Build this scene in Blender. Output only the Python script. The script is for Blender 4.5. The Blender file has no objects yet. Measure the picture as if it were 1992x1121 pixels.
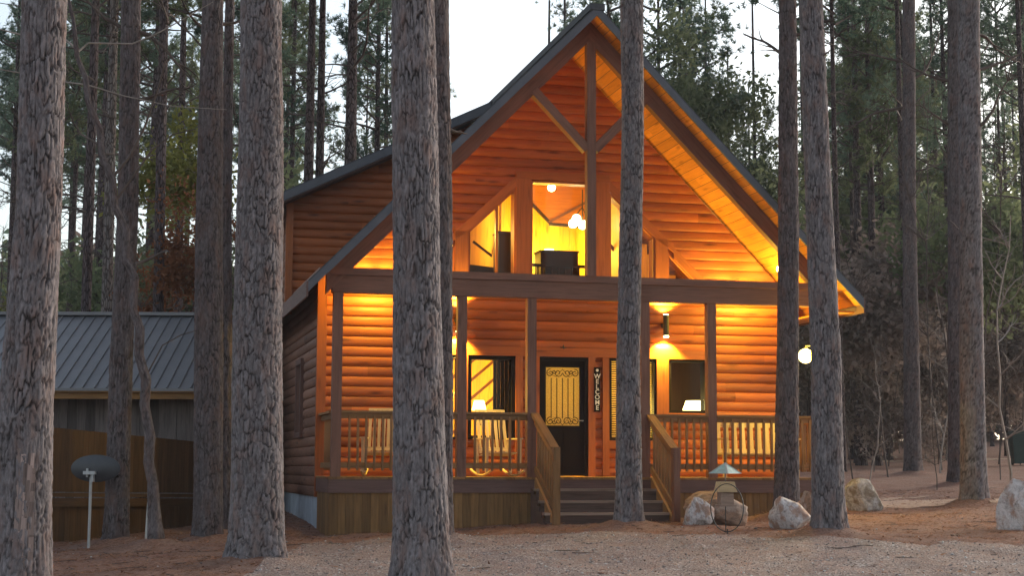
import bpy, bmesh, math, random
import numpy as np
from mathutils import Vector, Matrix
random.seed(7); RNG = np.random.default_rng(11)
scn = bpy.context.scene

# ---------------------------------------------------------------- camera
IW, IH, FPX = 1992, 1121, 3100.0
EYE = np.array([0, 0, 1.55]); PITCH = math.atan((909.6-560.5)/FPX); ROLL = .004
_F = np.array([0, math.cos(PITCH), math.sin(PITCH)]); _R = np.array([1, 0, 0.]); _U = np.array([0, -math.sin(PITCH), math.cos(PITCH)])
CR = _R*math.cos(ROLL)+_U*math.sin(ROLL); CU = _U*math.cos(ROLL)-_R*math.sin(ROLL)
cam = bpy.data.objects.new('camera', bpy.data.cameras.new('camera')); scn.collection.objects.link(cam)
cam.data.sensor_width = 36; cam.data.lens = FPX*36/IW; cam.data.clip_start = .2; cam.data.clip_end = 2000
m = Matrix.Identity(4)
for i in range(3):
    m[i][0] = CR[i]; m[i][1] = CU[i]; m[i][2] = -_F[i]; m[i][3] = EYE[i]
cam.matrix_world = m; scn.camera = cam

# ---------------------------------------------------------------- sky, soft overcast dusk sun, exposure
world = bpy.data.worlds.new('World'); scn.world = world; world.use_nodes = True
nt = world.node_tree; nt.nodes.clear()
out = nt.nodes.new('ShaderNodeOutputWorld'); bg = nt.nodes.new('ShaderNodeBackground')
sky = nt.nodes.new('ShaderNodeTexSky'); sky.sky_type = 'NISHITA'; sky.sun_disc = False
SUN_EL, SUN_AZ = math.radians(13), math.radians(52)
sky.sun_elevation = SUN_EL; sky.sun_rotation = SUN_AZ; sky.air_density = 1.0; sky.dust_density = 2.5; sky.ozone_density = 1.0
hs = nt.nodes.new('ShaderNodeHueSaturation'); hs.inputs['Saturation'].default_value = .62
nt.links.new(sky.outputs[0], hs.inputs['Color']); nt.links.new(hs.outputs[0], bg.inputs[0])
bg.inputs[1].default_value = .15; nt.links.new(bg.outputs[0], out.inputs[0])
sun = bpy.data.objects.new('sun', bpy.data.lights.new('sun', 'SUN')); scn.collection.objects.link(sun)
sun.data.energy = .7; sun.data.angle = math.radians(25); sun.data.color = (1, .93, .88)
sd = Vector((math.sin(SUN_AZ)*math.cos(SUN_EL), math.cos(SUN_AZ)*math.cos(SUN_EL), math.sin(SUN_EL)))
sun.rotation_euler = sd.to_track_quat('Z', 'Y').to_euler()
vs = scn.view_settings; vs.view_transform = 'Standard'; vs.look = 'None'; vs.gamma = 1; vs.exposure = 1.26; vs.use_curve_mapping = False
LAMP = 1.0            # overall strength of the warm lamps
WARM = (1, .72, .085)

# ---------------------------------------------------------------- pixel helper: a point of the photo at depth d
def at(px, py, d):
    r = _F+CR*(px-IW/2)/FPX+CU*(560.5-py)/FPX
    return EYE+r/r[1]*d
TH = math.radians(13.8); P0 = at(643, 928, 26.0)
EX = np.array([math.cos(TH), math.sin(TH), 0]); EV = np.array([-math.sin(TH), math.cos(TH), 0])
def HW(u, v, w=0): return P0+u*EX+v*EV+np.array([0, 0, w])

# ---------------------------------------------------------------- mesh builder
class MB:
    def __init__(s): s.v = []; s.f = []; s.uv = []; s.t = []; s.m = []; s.sm = []
    def face(s, pts, uv=None, tone=.5, mi=0, smooth=False):
        n = len(s.v); s.v += [tuple(p) for p in pts]; s.f.append(tuple(range(n, n+len(pts))))
        s.uv += uv if uv else [(p[0]+p[1], p[2]) for p in pts]; s.t.append(tone); s.m.append(mi); s.sm.append(smooth)
    def hexa(s, c, L, tone=None, mi=0, grain=None):
        # c: 8 corners (bottom ring 0-3, top ring 4-7); uv from axis of longest extent
        tone = random.random() if tone is None else tone
        c = [np.array(p, float) for p in c]
        e = [c[1]-c[0], c[3]-c[0], c[4]-c[0]]; ln = [np.linalg.norm(x)+1e-9 for x in e]
        g = int(np.argmax(ln)) if grain is None else grain
        ax = e[g]/ln[g]; o1, o2 = [e[k]/ln[k] for k in range(3) if k != g]
        off = (random.random()*40, random.random()*40)
        for q in ((0,3,2,1),(4,5,6,7),(0,1,5,4),(1,2,6,5),(2,3,7,6),(3,0,4,7)):
            P = [c[k] for k in q]
            s.face(P, [(float(p@ax)+off[0], float(p@o1+p@o2)+off[1]) for p in P], tone, mi)
    def box(s, x0, x1, y0, y1, z0, z1, **k):
        s.hexa([(x0,y0,z0),(x1,y0,z0),(x1,y1,z0),(x0,y1,z0),(x0,y0,z1),(x1,y0,z1),(x1,y1,z1),(x0,y1,z1)], 0, **k)
    def bar(s, p, q, a, b, up=(0,0,1), **k):
        p = np.array(p, float); q = np.array(q, float); d = q-p; d /= np.linalg.norm(d)
        x = np.cross(d, np.array(up, float)); x /= np.linalg.norm(x); z = np.cross(x, d)
        h = x*a/2; g = z*b/2
        s.hexa([p-h-g, p+h-g, q+h-g, q-h-g, p-h+g, p+h+g, q+h+g, q-h+g], 0, **k)
    def prism(s, poly, y0, y1, tone=None, mi=0, gdir=None):  # poly in (x,z) counter-clockwise seen from -y
        tone = random.random() if tone is None else tone; n = len(poly)
        g = np.array(gdir if gdir else (1, 0), float); g /= np.linalg.norm(g); h = np.array((-g[1], g[0]))
        off = random.random()*30
        U = lambda x, y, z: (x*g[0]+z*g[1]+off, x*h[0]+z*h[1]+y)
        for y, o in ((y0, 1), (y1, -1)):
            P = [(x, y, z) for x, z in poly][::o]; s.face(P, [U(*p) for p in P], tone, mi)
        for i in range(n):
            a, b = poly[i], poly[(i+1) % n]
            P = [(a[0],y0,a[1]),(a[0],y1,a[1]),(b[0],y1,b[1]),(b[0],y0,b[1])]; s.face(P, [U(*p) for p in P], tone, mi)
    def tube(s, pts, rad, n=8, tone=.5, mi=0, cap=True, smooth=True):
        pts = [np.array(p, float) for p in pts]; rad = rad if hasattr(rad, '__len__') else [rad]*len(pts)
        rings = []; L = 0; prev = None; Ls = []
        for i, p in enumerate(pts):
            d = pts[min(i+1, len(pts)-1)]-pts[max(i-1, 0)]; d /= np.linalg.norm(d)+1e-9
            if prev is None: prev = np.cross(d, (0, 0, 1.) if abs(d[2]) < .9 else (1., 0, 0))
            x = prev-d*(prev@d); x /= np.linalg.norm(x)+1e-9; prev = x; y = np.cross(d, x)
            if i: L += np.linalg.norm(p-pts[i-1])
            Ls.append(L); rings.append([p+rad[i]*(x*math.cos(2*math.pi*k/n)+y*math.sin(2*math.pi*k/n)) for k in range(n)])
        b = len(s.v)
        for r in rings: s.v += [tuple(p) for p in r]
        for i in range(len(rings)-1):
            for k in range(n):
                k2 = (k+1) % n; s.f.append((b+i*n+k, b+i*n+k2, b+(i+1)*n+k2, b+(i+1)*n+k))
                c = 2*math.pi*max(rad[i], .01)/n
                s.uv += [(Ls[i], k*c), (Ls[i], (k+1)*c), (Ls[i+1], (k+1)*c), (Ls[i+1], k*c)]; s.t.append(tone); s.m.append(mi); s.sm.append(smooth)
        if cap:
            for r, o in ((rings[0], -1), (rings[-1], 1)): s.face(r[::o], None, tone, mi)
    def lathe(s, c, prof, n=16, tone=.5, mi=0):
        c = np.array(c, float)
        s.tube([c+np.array((0, 0, z+1e-6*i)) for i, (r, z) in enumerate(prof)], [r for r, z in prof], n, tone, mi)
    def build(s, name, mat, parent=None, loc=None):
        me = bpy.data.meshes.new(name); me.from_pydata(s.v, [], s.f)
        l = me.uv_layers.new(name='uv'); l.data.foreach_set('uv', np.array(s.uv, 'f').ravel())
        a = me.attributes.new('tone', 'FLOAT', 'FACE'); a.data.foreach_set('value', np.array(s.t, 'f'))
        for mm in (mat if isinstance(mat, (list, tuple)) else [mat]): me.materials.append(mm)
        me.polygons.foreach_set('material_index', s.m); me.polygons.foreach_set('use_smooth', s.sm); me.update()
        return link(name, me, parent, loc)
def link(name, me, parent=None, loc=None):
    o = bpy.data.objects.new(name, me); scn.collection.objects.link(o)
    if parent is not None: o.parent = parent
    if loc is not None: o.location = loc
    return o
def tag(o, label=None, cat=None, group=None, kind=None):
    for k, v in (('label', label), ('category', cat), ('group', group), ('kind', kind)):
        if v: o[k] = v
    return o
def empty(name, loc, rz=0, label=None, cat=None, group=None):
    o = bpy.data.objects.new(name, None); scn.collection.objects.link(o); o.empty_display_size = .2
    o.location = loc; o.rotation_euler = (0, 0, rz); return tag(o, label, cat, group)
def kids(o): return [c for c in bpy.data.objects if c.parent == o]
def copy_tree(o, parent=None):
    c = o.copy(); scn.collection.objects.link(c)
    if parent: c.parent = parent
    for ch in kids(o): copy_tree(ch, c)
    return c
def np_mesh(name, V, Fc, mats, tone=None, midx=None, smooth=False, tdom='FACE', extra=None):
    me = bpy.data.meshes.new(name); V = np.asarray(V, 'f'); Fc = np.asarray(Fc, 'i'); k = Fc.shape[1]
    me.vertices.add(len(V)); me.vertices.foreach_set('co', V.ravel())
    me.loops.add(Fc.size); me.loops.foreach_set('vertex_index', Fc.ravel())
    me.polygons.add(len(Fc)); me.polygons.foreach_set('loop_start', np.arange(len(Fc), dtype='i')*k)
    if tone is not None:
        a = me.attributes.new('tone', 'FLOAT', tdom); a.data.foreach_set('value', np.asarray(tone, 'f'))
    for n_, (dom, val) in (extra or {}).items():
        a = me.attributes.new(n_, 'FLOAT', dom); a.data.foreach_set('value', np.asarray(val, 'f'))
    for mm in mats: me.materials.append(mm)
    if midx is not None: me.polygons.foreach_set('material_index', np.asarray(midx, 'i'))
    me.polygons.foreach_set('use_smooth', np.full(len(Fc), smooth)); me.update(calc_edges=True); me.validate()
    return me

# ---------------------------------------------------------------- materials
def newmat(name):
    mt = bpy.data.materials.new(name); mt.use_nodes = True; n = mt.node_tree.nodes; b = n['Principled BSDF']
    return mt, mt.node_tree, n, b
def N(nt, typ, **kw):
    n = nt.nodes.new(typ)
    for k, v in kw.items(): setattr(n, k, v)
    return n
def ramp(nt, src, stops):
    r = nt.nodes.new('ShaderNodeValToRGB'); e = r.color_ramp.elements
    while len(e) < len(stops): e.new(.5)
    for x, (p, c) in zip(e, stops): x.position = p; x.color = (*c, 1)
    nt.links.new(src, r.inputs[0]); return r.outputs[0]
def mul(nt, a, b, f=1.0):
    x = N(nt, 'ShaderNodeMix', data_type='RGBA', blend_type='MULTIPLY'); x.inputs[0].default_value = f
    nt.links.new(a, x.inputs[6]); nt.links.new(b, x.inputs[7]); return x.outputs[2]
def mixc(nt, f, a, b):
    x = N(nt, 'ShaderNodeMix', data_type='RGBA')
    if hasattr(f, 'links') or hasattr(f, 'node'): nt.links.new(f, x.inputs[0])
    else: x.inputs[0].default_value = f
    for s_, i in ((a, 6), (b, 7)):
        if isinstance(s_, tuple): x.inputs[i].default_value = (*s_, 1)
        else: nt.links.new(s_, x.inputs[i])
    return x.outputs[2]
def noise(nt, vec, scale, detail=5, rough=.6, dist=0):
    n = N(nt, 'ShaderNodeTexNoise'); n.inputs['Scale'].default_value = scale; n.inputs['Detail'].default_value = detail
    n.inputs['Roughness'].default_value = rough; n.inputs['Distortion'].default_value = dist
    if vec is not None: nt.links.new(vec, n.inputs['Vector'])
    return n.outputs['Fac']
def mapping(nt, vec, sc):
    mp = N(nt, 'ShaderNodeMapping'); mp.inputs['Scale'].default_value = sc; nt.links.new(vec, mp.inputs['Vector']); return mp.outputs[0]
def bump(nt, b, h, st, dist=.01):
    bp = N(nt, 'ShaderNodeBump'); bp.inputs['Strength'].default_value = st; bp.inputs['Distance'].default_value = dist
    nt.links.new(h, bp.inputs['Height']); nt.links.new(bp.outputs[0], b.inputs['Normal'])
def objvec(nt): return N(nt, 'ShaderNodeTexCoord').outputs['Object']
def tonev(nt): return N(nt, 'ShaderNodeAttribute', attribute_name='tone').outputs['Fac']
def g3(x): return (x, x, x)

def wood(name, base, rough=.6, knots=.5, var=.3, stain=.25, gsc=1.0):
    mt, t, n, b = newmat(name)
    uv = N(t, 'ShaderNodeUVMap').outputs[0]
    grain = noise(t, mapping(t, uv, (1.6*gsc, 26*gsc, 1)), 1.0, 6, .65, .6)
    c = ramp(t, grain, [(.25, tuple(x*(1-stain*1.6) for x in base)), (.5, base), (.78, tuple(min(1, x*(1+stain)) for x in base))])
    big = noise(t, mapping(t, uv, (.7, 2.2, 1)), 1.0, 3, .5)
    c = mul(t, c, ramp(t, big, [(.3, g3(1-stain)), (.7, g3(1+stain*.3))]))
    c = mul(t, c, ramp(t, tonev(t), [(0, g3(1-var)), (1, g3(1+var*.35))]))
    if knots:
        vo = N(t, 'ShaderNodeTexVoronoi'); vo.inputs['Scale'].default_value = 1; vo.inputs['Randomness'].default_value = 1
        t.links.new(mapping(t, uv, (1.4, 6.5, 1)), vo.inputs['Vector'])
        c = mul(t, c, ramp(t, vo.outputs['Distance'], [(.05, (.22, .15, .12)), (.24, g3(1))]), knots)
    t.links.new(c, b.inputs['Base Color']); b.inputs['Roughness'].default_value = rough
    b.inputs['Specular IOR Level'].default_value = .3
    bump(t, b, grain, .35, .004); return mt
def plain(name, base, rough=.5, metal=0, nscale=8, var=.15, bst=.1):
    mt, t, n, b = newmat(name); v = objvec(t); f = noise(t, v, nscale, 6, .6)
    t.links.new(ramp(t, f, [(.3, tuple(x*(1-var) for x in base)), (.7, tuple(min(1, x*(1+var)) for x in base))]), b.inputs['Base Color'])
    b.inputs['Roughness'].default_value = rough; b.inputs['Metallic'].default_value = metal; bump(t, b, f, bst, .01); return mt
def emit(name, col, st):
    mt, t, n, b = newmat(name); b.inputs['Base Color'].default_value = (*col, 1); b.inputs['Emission Color'].default_value = (*col, 1)
    b.inputs['Emission Strength'].default_value = st; return mt
M = {}
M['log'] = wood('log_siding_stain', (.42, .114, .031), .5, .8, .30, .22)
M['logside'] = wood('log_siding_brown', (.24, .115, .075), .55, .8, .28, .25)  # browner, less orange than the front log siding
M['trim'] = wood('cedar_trim', (.37, .105, .028), .5, .5, .2, .2)
M['soffit'] = wood('pine_soffit', (.62, .235, .032), .45, .6, .22, .2)
M['timber'] = wood('brown_timber', (.215, .10, .066), .65, .5, .2, .25)
M['fascia'] = wood('dark_fascia', (.155, .085, .07), .6, .2, .1, .2)
M['deck'] = wood('treated_pine', (.32, .16, .06), .7, .4, .3, .3)
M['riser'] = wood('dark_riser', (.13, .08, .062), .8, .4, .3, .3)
M['tread'] = wood('highlight_tread', (.36, .25, .19), .75, .4, .3, .3)  # tread highlights put into a paler wood colour than the riser
M['skirt'] = wood('skirting_boards', (.24, .125, .045), .75, .4, .35, .3)
M['dark'] = plain('black_door_paint', (.012, .007, .006), .7); M['dark'].node_tree.nodes['Principled BSDF'].inputs['Specular IOR Level'].default_value = .15
M['chair'] = wood('pale_pine_furniture', (.66, .48, .27), .55, .3, .2, .2)
M['roof'] = plain('charcoal_shingle', (.045, .047, .055), .6, 0, 30, .3, .4)
M['metal'] = plain('grey_standing_seam', (.145, .142, .150), .45, .2, 1.5, .12, .05)
M['iron'] = plain('black_iron', (.02, .018, .016), .5)
M['conc'] = plain('grey_concrete', (.36, .40, .45), .9, 0, 3, .2, .3)
M['galv'] = plain('galvanised_steel', (.35, .36, .37), .45, .4)
M['dish'] = plain('dark_grey_dish', (.032, .034, .040), .45)
M['pvc'] = plain('white_pipe', (.42, .41, .38), .5)
M['bin'] = plain('dark_green_plastic', (.008, .03, .024), .5)
M['copper'] = plain('pale_green_patina', (.34, .45, .40), .5, 0, 14, .25)
M['curtain'] = plain('dark_curtain', (.012, .006, .005), .9)
M['greyboard'] = wood('weathered_grey_boards', (.15, .125, .12), .9, .4, .5, .3)
M['brownpanel'] = wood('brown_panel', (.11, .058, .022), .8, .3, .2, .25)
M['inpine'] = wood('interior_pine', (.68, .42, .07), .5, .7, .2, .2)
M['furn'] = wood('dark_furniture', (.045, .022, .012), .5, .2, .2, .2)
M['white'] = plain('white_lettering', (.75, .74, .70), .6)
M['shade'] = emit('lamp_shade_glow', (1, .80, .30), 4)
M['bulb'] = emit('bulb_glow', (1, .82, .42), 14); M['globe'] = emit('globe_glow', (1, .78, .26), 4)
M['rakegrey'] = plain('grey_rake_metal', (.085, .088, .105), .5, .1, 4, .15)
mt, t, n, b = newmat('window_glass')
gl = N(t, 'ShaderNodeBsdfGlossy'); gl.inputs['Roughness'].default_value = .02; tr = N(t, 'ShaderNodeBsdfTransparent')
tr.inputs[0].default_value = (.93, .94, .93, 1); fr = N(t, 'ShaderNodeFresnel'); fr.inputs[0].default_value = 1.22
mx = N(t, 'ShaderNodeMixShader'); t.links.new(fr.outputs[0], mx.inputs[0]); t.links.new(tr.outputs[0], mx.inputs[1]); t.links.new(gl.outputs[0], mx.inputs[2])
t.links.new(mx.outputs[0], n['Material Output'].inputs[0]); M['glass'] = mt
mt, t, n, b = newmat('frosted_door_glass'); v = objvec(t); f = noise(t, v, 60, 4, .6)
tl = N(t, 'ShaderNodeBsdfTranslucent'); df = N(t, 'ShaderNodeBsdfDiffuse'); mx = N(t, 'ShaderNodeMixShader'); mx.inputs[0].default_value = .25
t.links.new(ramp(t, f, [(.3, (.30, .27, .16)), (.7, (.62, .58, .40))]), tl.inputs[0]); df.inputs[0].default_value = (.2, .17, .1, 1)
t.links.new(tl.outputs[0], mx.inputs[1]); t.links.new(df.outputs[0], mx.inputs[2]); t.links.new(mx.outputs[0], n['Material Output'].inputs[0]); M['frost'] = mt

def barkmat(name, plate, groove, attr=True, lichen=.3):
    mt, t, n, b = newmat(name); v = objvec(t)
    fine = noise(t, mapping(t, v, (1, 1, .35)), 34, 6, .7)
    med = noise(t, mapping(t, v, (1, 1, .4)), 7, 4, .6)
    c = ramp(t, fine, [(.28, tuple(x*.55 for x in plate)), (.52, plate), (.75, tuple(x*1.55 for x in plate))])
    warm = (plate[0]*1.05, plate[1]*.78, plate[2]*.66)
    c = mixc(t, ramp(t, med, [(.48, g3(0)), (.68, g3(.75))]), c, warm)
    if attr: g = N(t, 'ShaderNodeAttribute', attribute_name='groove').outputs['Fac']; cv = N(t, 'ShaderNodeAttribute', attribute_name='cell').outputs['Fac']
    else:
        vo = N(t, 'ShaderNodeTexVoronoi', feature='DISTANCE_TO_EDGE'); vo.inputs['Scale'].default_value = 1
        wv = mapping(t, v, (14, 14, 4.5)); t.links.new(wv, vo.inputs['Vector'])
        g = ramp(t, vo.outputs['Distance'], [(.02, g3(0)), (.16, g3(1))])
        v2 = N(t, 'ShaderNodeTexVoronoi'); v2.inputs['Scale'].default_value = 1; t.links.new(wv, v2.inputs['Vector']); cv = v2.outputs['Color']
    c = mul(t, c, ramp(t, cv, [(0, g3(.78)), (1, g3(1.28))]))
    c = mixc(t, g, groove, c)
    if lichen:
        lf = noise(t, v, 11, 5, .7); c = mixc(t, ramp(t, lf, [(.66, g3(0)), (.72, g3(lichen))]), c, (.30, .32, .29))
    t.links.new(c, b.inputs['Base Color']); b.inputs['Roughness'].default_value = .95; b.inputs['Specular IOR Level'].default_value = .15
    if attr: bump(t, b, fine, .8, .012)
    else:
        ad = N(t, 'ShaderNodeMath', operation='ADD'); t.links.new(fine, ad.inputs[0]); t.links.new(g, ad.inputs[1]); bump(t, b, ad.outputs[0], .9, .02)
    return mt
M['bark'] = barkmat('pine_bark', (.166, .148, .152), (.028, .023, .022))
M['barkdk'] = barkmat('dark_pine_bark', (.115, .096, .096), (.034, .026, .025))
M['barkfar'] = barkmat('pine_bark_far', (.115, .092, .094), (.03, .02, .018), False, .2)
M['barklichen'] = barkmat('pale_lichen_bark', (.20, .175, .165), (.06, .045, .04), False, .8)
M['twig'] = plain('grey_brown_twig', (.085, .062, .052), .9, 0, 5, .3)
M['twigpale'] = plain('pale_twig', (.26, .22, .19), .9, 0, 5, .3)
def leafmat(name, dark, light, transl=.35):
    mt, t, n, b = newmat(name); tn = tonev(t); c = ramp(t, tn, [(0, dark), (1, light)])
    df = N(t, 'ShaderNodeBsdfDiffuse'); tl = N(t, 'ShaderNodeBsdfTranslucent'); mx = N(t, 'ShaderNodeMixShader'); mx.inputs[0].default_value = transl
    t.links.new(c, df.inputs[0]); t.links.new(c, tl.inputs[0]); t.links.new(df.outputs[0], mx.inputs[1]); t.links.new(tl.outputs[0], mx.inputs[2])
    t.links.new(mx.outputs[0], n['Material Output'].inputs[0]); return mt
M['blind'] = leafmat('blind_slats', (.62, .52, .26), (.78, .68, .4), .6)
M['needle'] = leafmat('pine_needles', (.06, .10, .075), (.20, .27, .19), .5)
M['needle2'] = leafmat('olive_needles', (.08, .105, .055), (.25, .28, .15), .5)
M['leafyel'] = leafmat('yellow_green_leaves', (.10, .11, .03), (.32, .31, .09))
M['leafrust'] = leafmat('rust_leaves', (.10, .045, .025), (.26, .11, .055))
M['leafbrown'] = leafmat('dull_brown_leaves', (.12, .095, .082), (.32, .25, .215))

# ---------------------------------------------------------------- ground
_gp = [(500,1092,20),(820,1098,19.2),(1300,1098,19.2),(1900,1100,19.5),(100,1100,20.5),(1610,1043,23),(640,1050,26),(1225,1021,25.2),(1500,1007,27.4),(300,1058,24.5),(410,1053,24.5),(100,1075,24),
       (1890,984,30),(1860,945,38),(1775,924,45),(1650,912,52),(1700,893,68),(1960,889,64),(1975,1038,24),(1680,1000,29.5),(1385,1022,25.5),(1100,1010,27.5),
       (1000,940,42),(500,960,42),(50,975,42),(-300,1050,27),(2200,1000,27)]
_GP = [at(*a) for a in _gp]+[np.array(p, float) for p in ((0,0,0),(-6,2,0),(6,2,.0),(0,10,.03),(-20,10,-.1),(20,10,.35),(-40,40,-.3),(45,40,1.9),(-40,80,.4),(0,80,1.6),(50,80,3.2),(0,130,3),(-60,130,2),(60,130,4.5),(0,-30,0),(-60,0,0),(60,0,.6),(0,300,3),(-200,300,3),(200,300,4),(-200,0,0),(200,0,1),(-200,-200,0),(200,-200,0))]
_GP = np.array(_GP); _K = lambda r: np.where(r > 1e-9, r, 0)
_D = np.linalg.norm(_GP[:, None, :2]-_GP[None, :, :2], axis=2); _n = len(_GP)
_A = np.zeros((_n+3, _n+3)); _A[:_n, :_n] = _D-np.eye(_n)*.6; _A[:_n, _n] = 1; _A[:_n, _n+1:] = _GP[:, :2]; _A[_n, :_n] = 1; _A[_n+1:, :_n] = _GP[:, :2].T
_S = np.linalg.solve(_A, np.r_[_GP[:, 2], 0, 0, 0])
def gz(x, y):
    x = np.atleast_1d(np.asarray(x, float)); y = np.atleast_1d(np.asarray(y, float))
    d = np.sqrt((x[..., None]-_GP[:, 0])**2+(y[..., None]-_GP[:, 1])**2+.8)
    r = d@_S[:_n]+_S[_n]+_S[_n+1]*x+_S[_n+2]*y
    return r
def gz1(x, y): return float(gz(x, y)[0])
def onray(px, d):  # ground point under image column px at depth d
    p = at(px, 911, d); return np.array([p[0], p[1], gz1(p[0], p[1])])
def hashn(ix, iy, s=0):
    h = (ix.astype(np.int64)*374761393+iy.astype(np.int64)*668265263+s*974711) & 0x7fffffff
    h = (h ^ (h >> 13))*1274126177 & 0x7fffffff; return ((h ^ (h >> 16)) & 0xffffff)/float(0xffffff)
def vnoise(x, y, s=0):
    ix = np.floor(x); iy = np.floor(y); fx = x-ix; fy = y-iy; fx = fx*fx*(3-2*fx); fy = fy*fy*(3-2*fy)
    a = hashn(ix, iy, s); b = hashn(ix+1, iy, s); c = hashn(ix, iy+1, s); d = hashn(ix+1, iy+1, s)
    return (a*(1-fx)+b*fx)*(1-fy)+(c*(1-fx)+d*fx)*fy
def fbm(x, y, s=0, o=4):
    r = 0; a = .5
    for k in range(o): r = r+a*vnoise(x*2**k, y*2**k, s+k*7); a *= .5
    return r
def grid_mesh(xs, ys, zf):
    X, Y = np.meshgrid(xs, ys); Z = zf(X, Y); V = np.stack([X, Y, Z], -1).reshape(-1, 3); nx, ny = len(xs), len(ys)
    i = (np.arange(ny-1)[:, None]*nx+np.arange(nx-1)[None]).ravel(); return V, np.stack([i, i+1, i+1+nx, i+nx], 1)
_TB = [at(px, 911, d)[:2] for px, d in ((42,15.8),(500,20),(822,16.6),(858,23),(405,24.6),(436,26.5),(226,24.6),(1224,24.9),(1529,26.9),(1612,23.2),(1895,30.5),(1862,37.5),(306,23.4),(1776,45))]
def micro(X, Y):   # small lumps, and litter banked up round the trunks
    r = (fbm(X*1.6, Y*1.6, 3, 5)-.5)*.10
    for bx, by in _TB: r = r+.15*np.exp(-((X-bx)**2+(Y-by)**2)/.48**2)
    return r
def gfull(X, Y): return gz(X, Y)+micro(X, Y)
xs = np.unique(np.r_[np.linspace(-400, -30, 20), np.linspace(-30, -11, 60), np.arange(-11, 13, .07), np.linspace(13, 40, 80), np.linspace(40, 400, 20)])
ys = np.unique(np.r_[np.linspace(-300, 0, 14), np.linspace(0, 15, 40), np.arange(15, 36, .08), np.linspace(36, 80, 90), np.linspace(80, 500, 30)])
mt, t, n, b = newmat('pine_needle_litter'); v = objvec(t)
nf = noise(t, v, 22, 8, .75); nm = noise(t, v, 2.2, 5, .6, .4); ns = noise(t, v, 70, 3, .6)
c = ramp(t, nf, [(.28, (.09, .045, .034)), (.5, (.26, .14, .10)), (.72, (.43, .27, .205))])
c = mixc(t, ramp(t, nm, [(.42, g3(0)), (.66, g3(.6))]), c, (.30, .205, .165))
c = mixc(t, ramp(t, ns, [(.70, g3(0)), (.76, g3(.7))]), c, (.42, .34, .28))
t.links.new(c, b.inputs['Base Color']); b.inputs['Roughness'].default_value = .95; b.inputs['Specular IOR Level'].default_value = .1; bump(t, b, nf, 1.0, .05)
M['litter'] = mt
V, Fc = grid_mesh(xs, ys, gfull)
g = link('ground', np_mesh('ground', V, Fc, [M['litter']], smooth=True)); tag(g, kind='structure', label='reddish brown pine needle litter covering the ground')
# gravel driveway in the foreground
mt, t, n, b = newmat('crushed_gravel'); v = objvec(t)
vo = N(t, 'ShaderNodeTexVoronoi'); vo.inputs['Scale'].default_value = 38; t.links.new(v, vo.inputs['Vector'])
sp = N(t, 'ShaderNodeSeparateColor'); t.links.new(vo.outputs['Color'], sp.inputs[0])
c = ramp(t, sp.outputs[0], [(0, (.10, .08, .07)), (.5, (.27, .215, .19)), (.86, (.42, .35, .32)), (1, (.62, .60, .58))])
nm = noise(t, v, 1.7, 6, .7); c = mixc(t, ramp(t, nm, [(.33, g3(.1)), (.58, g3(.9))]), c, (.28, .195, .16))
t.links.new(c, b.inputs['Base Color']); b.inputs['Roughness'].default_value = .9; b.inputs['Specular IOR Level'].default_value = .2; bump(t, b, vo.outputs['Distance'], 1.0, .03)
M['gravel'] = mt
_edge = [at(*a)[:2] for a in ((480,1130,18.5),(600,1062,23.6),(760,1050,24.3),(900,1047,24.2),(1150,1045,24),(1400,1046,23.6),(1700,1062,22.2),(2100,1062,22),(2600,1062,21.5))]
_ex = np.array([e[0] for e in _edge]); _ey = np.array([e[1] for e in _edge])
def gravel_in(X, Y): return (Y < np.interp(X, _ex, _ey, left=0)+(fbm(X*1.3, Y*1.3, 9, 4)-.47)*1.5)
V, Fc = grid_mesh(np.arange(-4.2, 16, .06), np.arange(14, 25.5, .06), lambda X, Y: gfull(X, Y)+.006)
cen = V[Fc].mean(1); Fc = Fc[gravel_in(cen[:, 0], cen[:, 1])]
g = link('driveway', np_mesh('driveway', V, Fc, [M['gravel']], smooth=True)); tag(g, kind='structure', label='grey gravel driveway in the foreground')
# pale sandy track and patch on the right
mt, t, n, b = newmat('pale_sand'); v = objvec(t); f = noise(t, v, 9, 6, .7)
t.links.new(ramp(t, f, [(.3, (.24, .14, .09)), (.7, (.42, .28, .19))]), b.inputs['Base Color']); b.inputs['Roughness'].default_value = .95; M['sand'] = mt
def strip(name, c0, c1, wd, seed, label):
    c0 = np.array(c0); c1 = np.array(c1); L = np.linalg.norm(c1-c0); d = (c1-c0)/L; pn = np.array((-d[1], d[0]))
    a = np.arange(0, L, .15); bb = np.linspace(-wd, wd, 26); A, B = np.meshgrid(a, bb)
    X = c0[0]+d[0]*A+pn[0]*B; Y = c0[1]+d[1]*A+pn[1]*B; Z = gfull(X, Y)+.010; V = np.stack([X, Y, Z], -1).reshape(-1, 3)
    nx, ny = len(a), len(bb); i = (np.arange(ny-1)[:, None]*nx+np.arange(nx-1)[None]).ravel(); Fc = np.stack([i, i+1, i+1+nx, i+nx], 1)
    cA = A.ravel()[i]; cB = B.ravel()[i]; k = np.abs(cB) < wd*(.1+fbm(cA*.8, cB*1.9, seed)*1.1)
    g = link(name, np_mesh(name, V, Fc[k], [M['sand']], smooth=True)); tag(g, kind='structure', label=label)
p, q = onray(1640, 62), onray(2150, 60); strip('road', p[:2], q[:2], 2.2, 5, 'pale dirt road crossing behind the trees')
p, q = onray(1690, 31.5), onray(2080, 31.5); strip('path', p[:2], q[:2], 1.9, 8, 'sandy path beyond the boulders')

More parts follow.
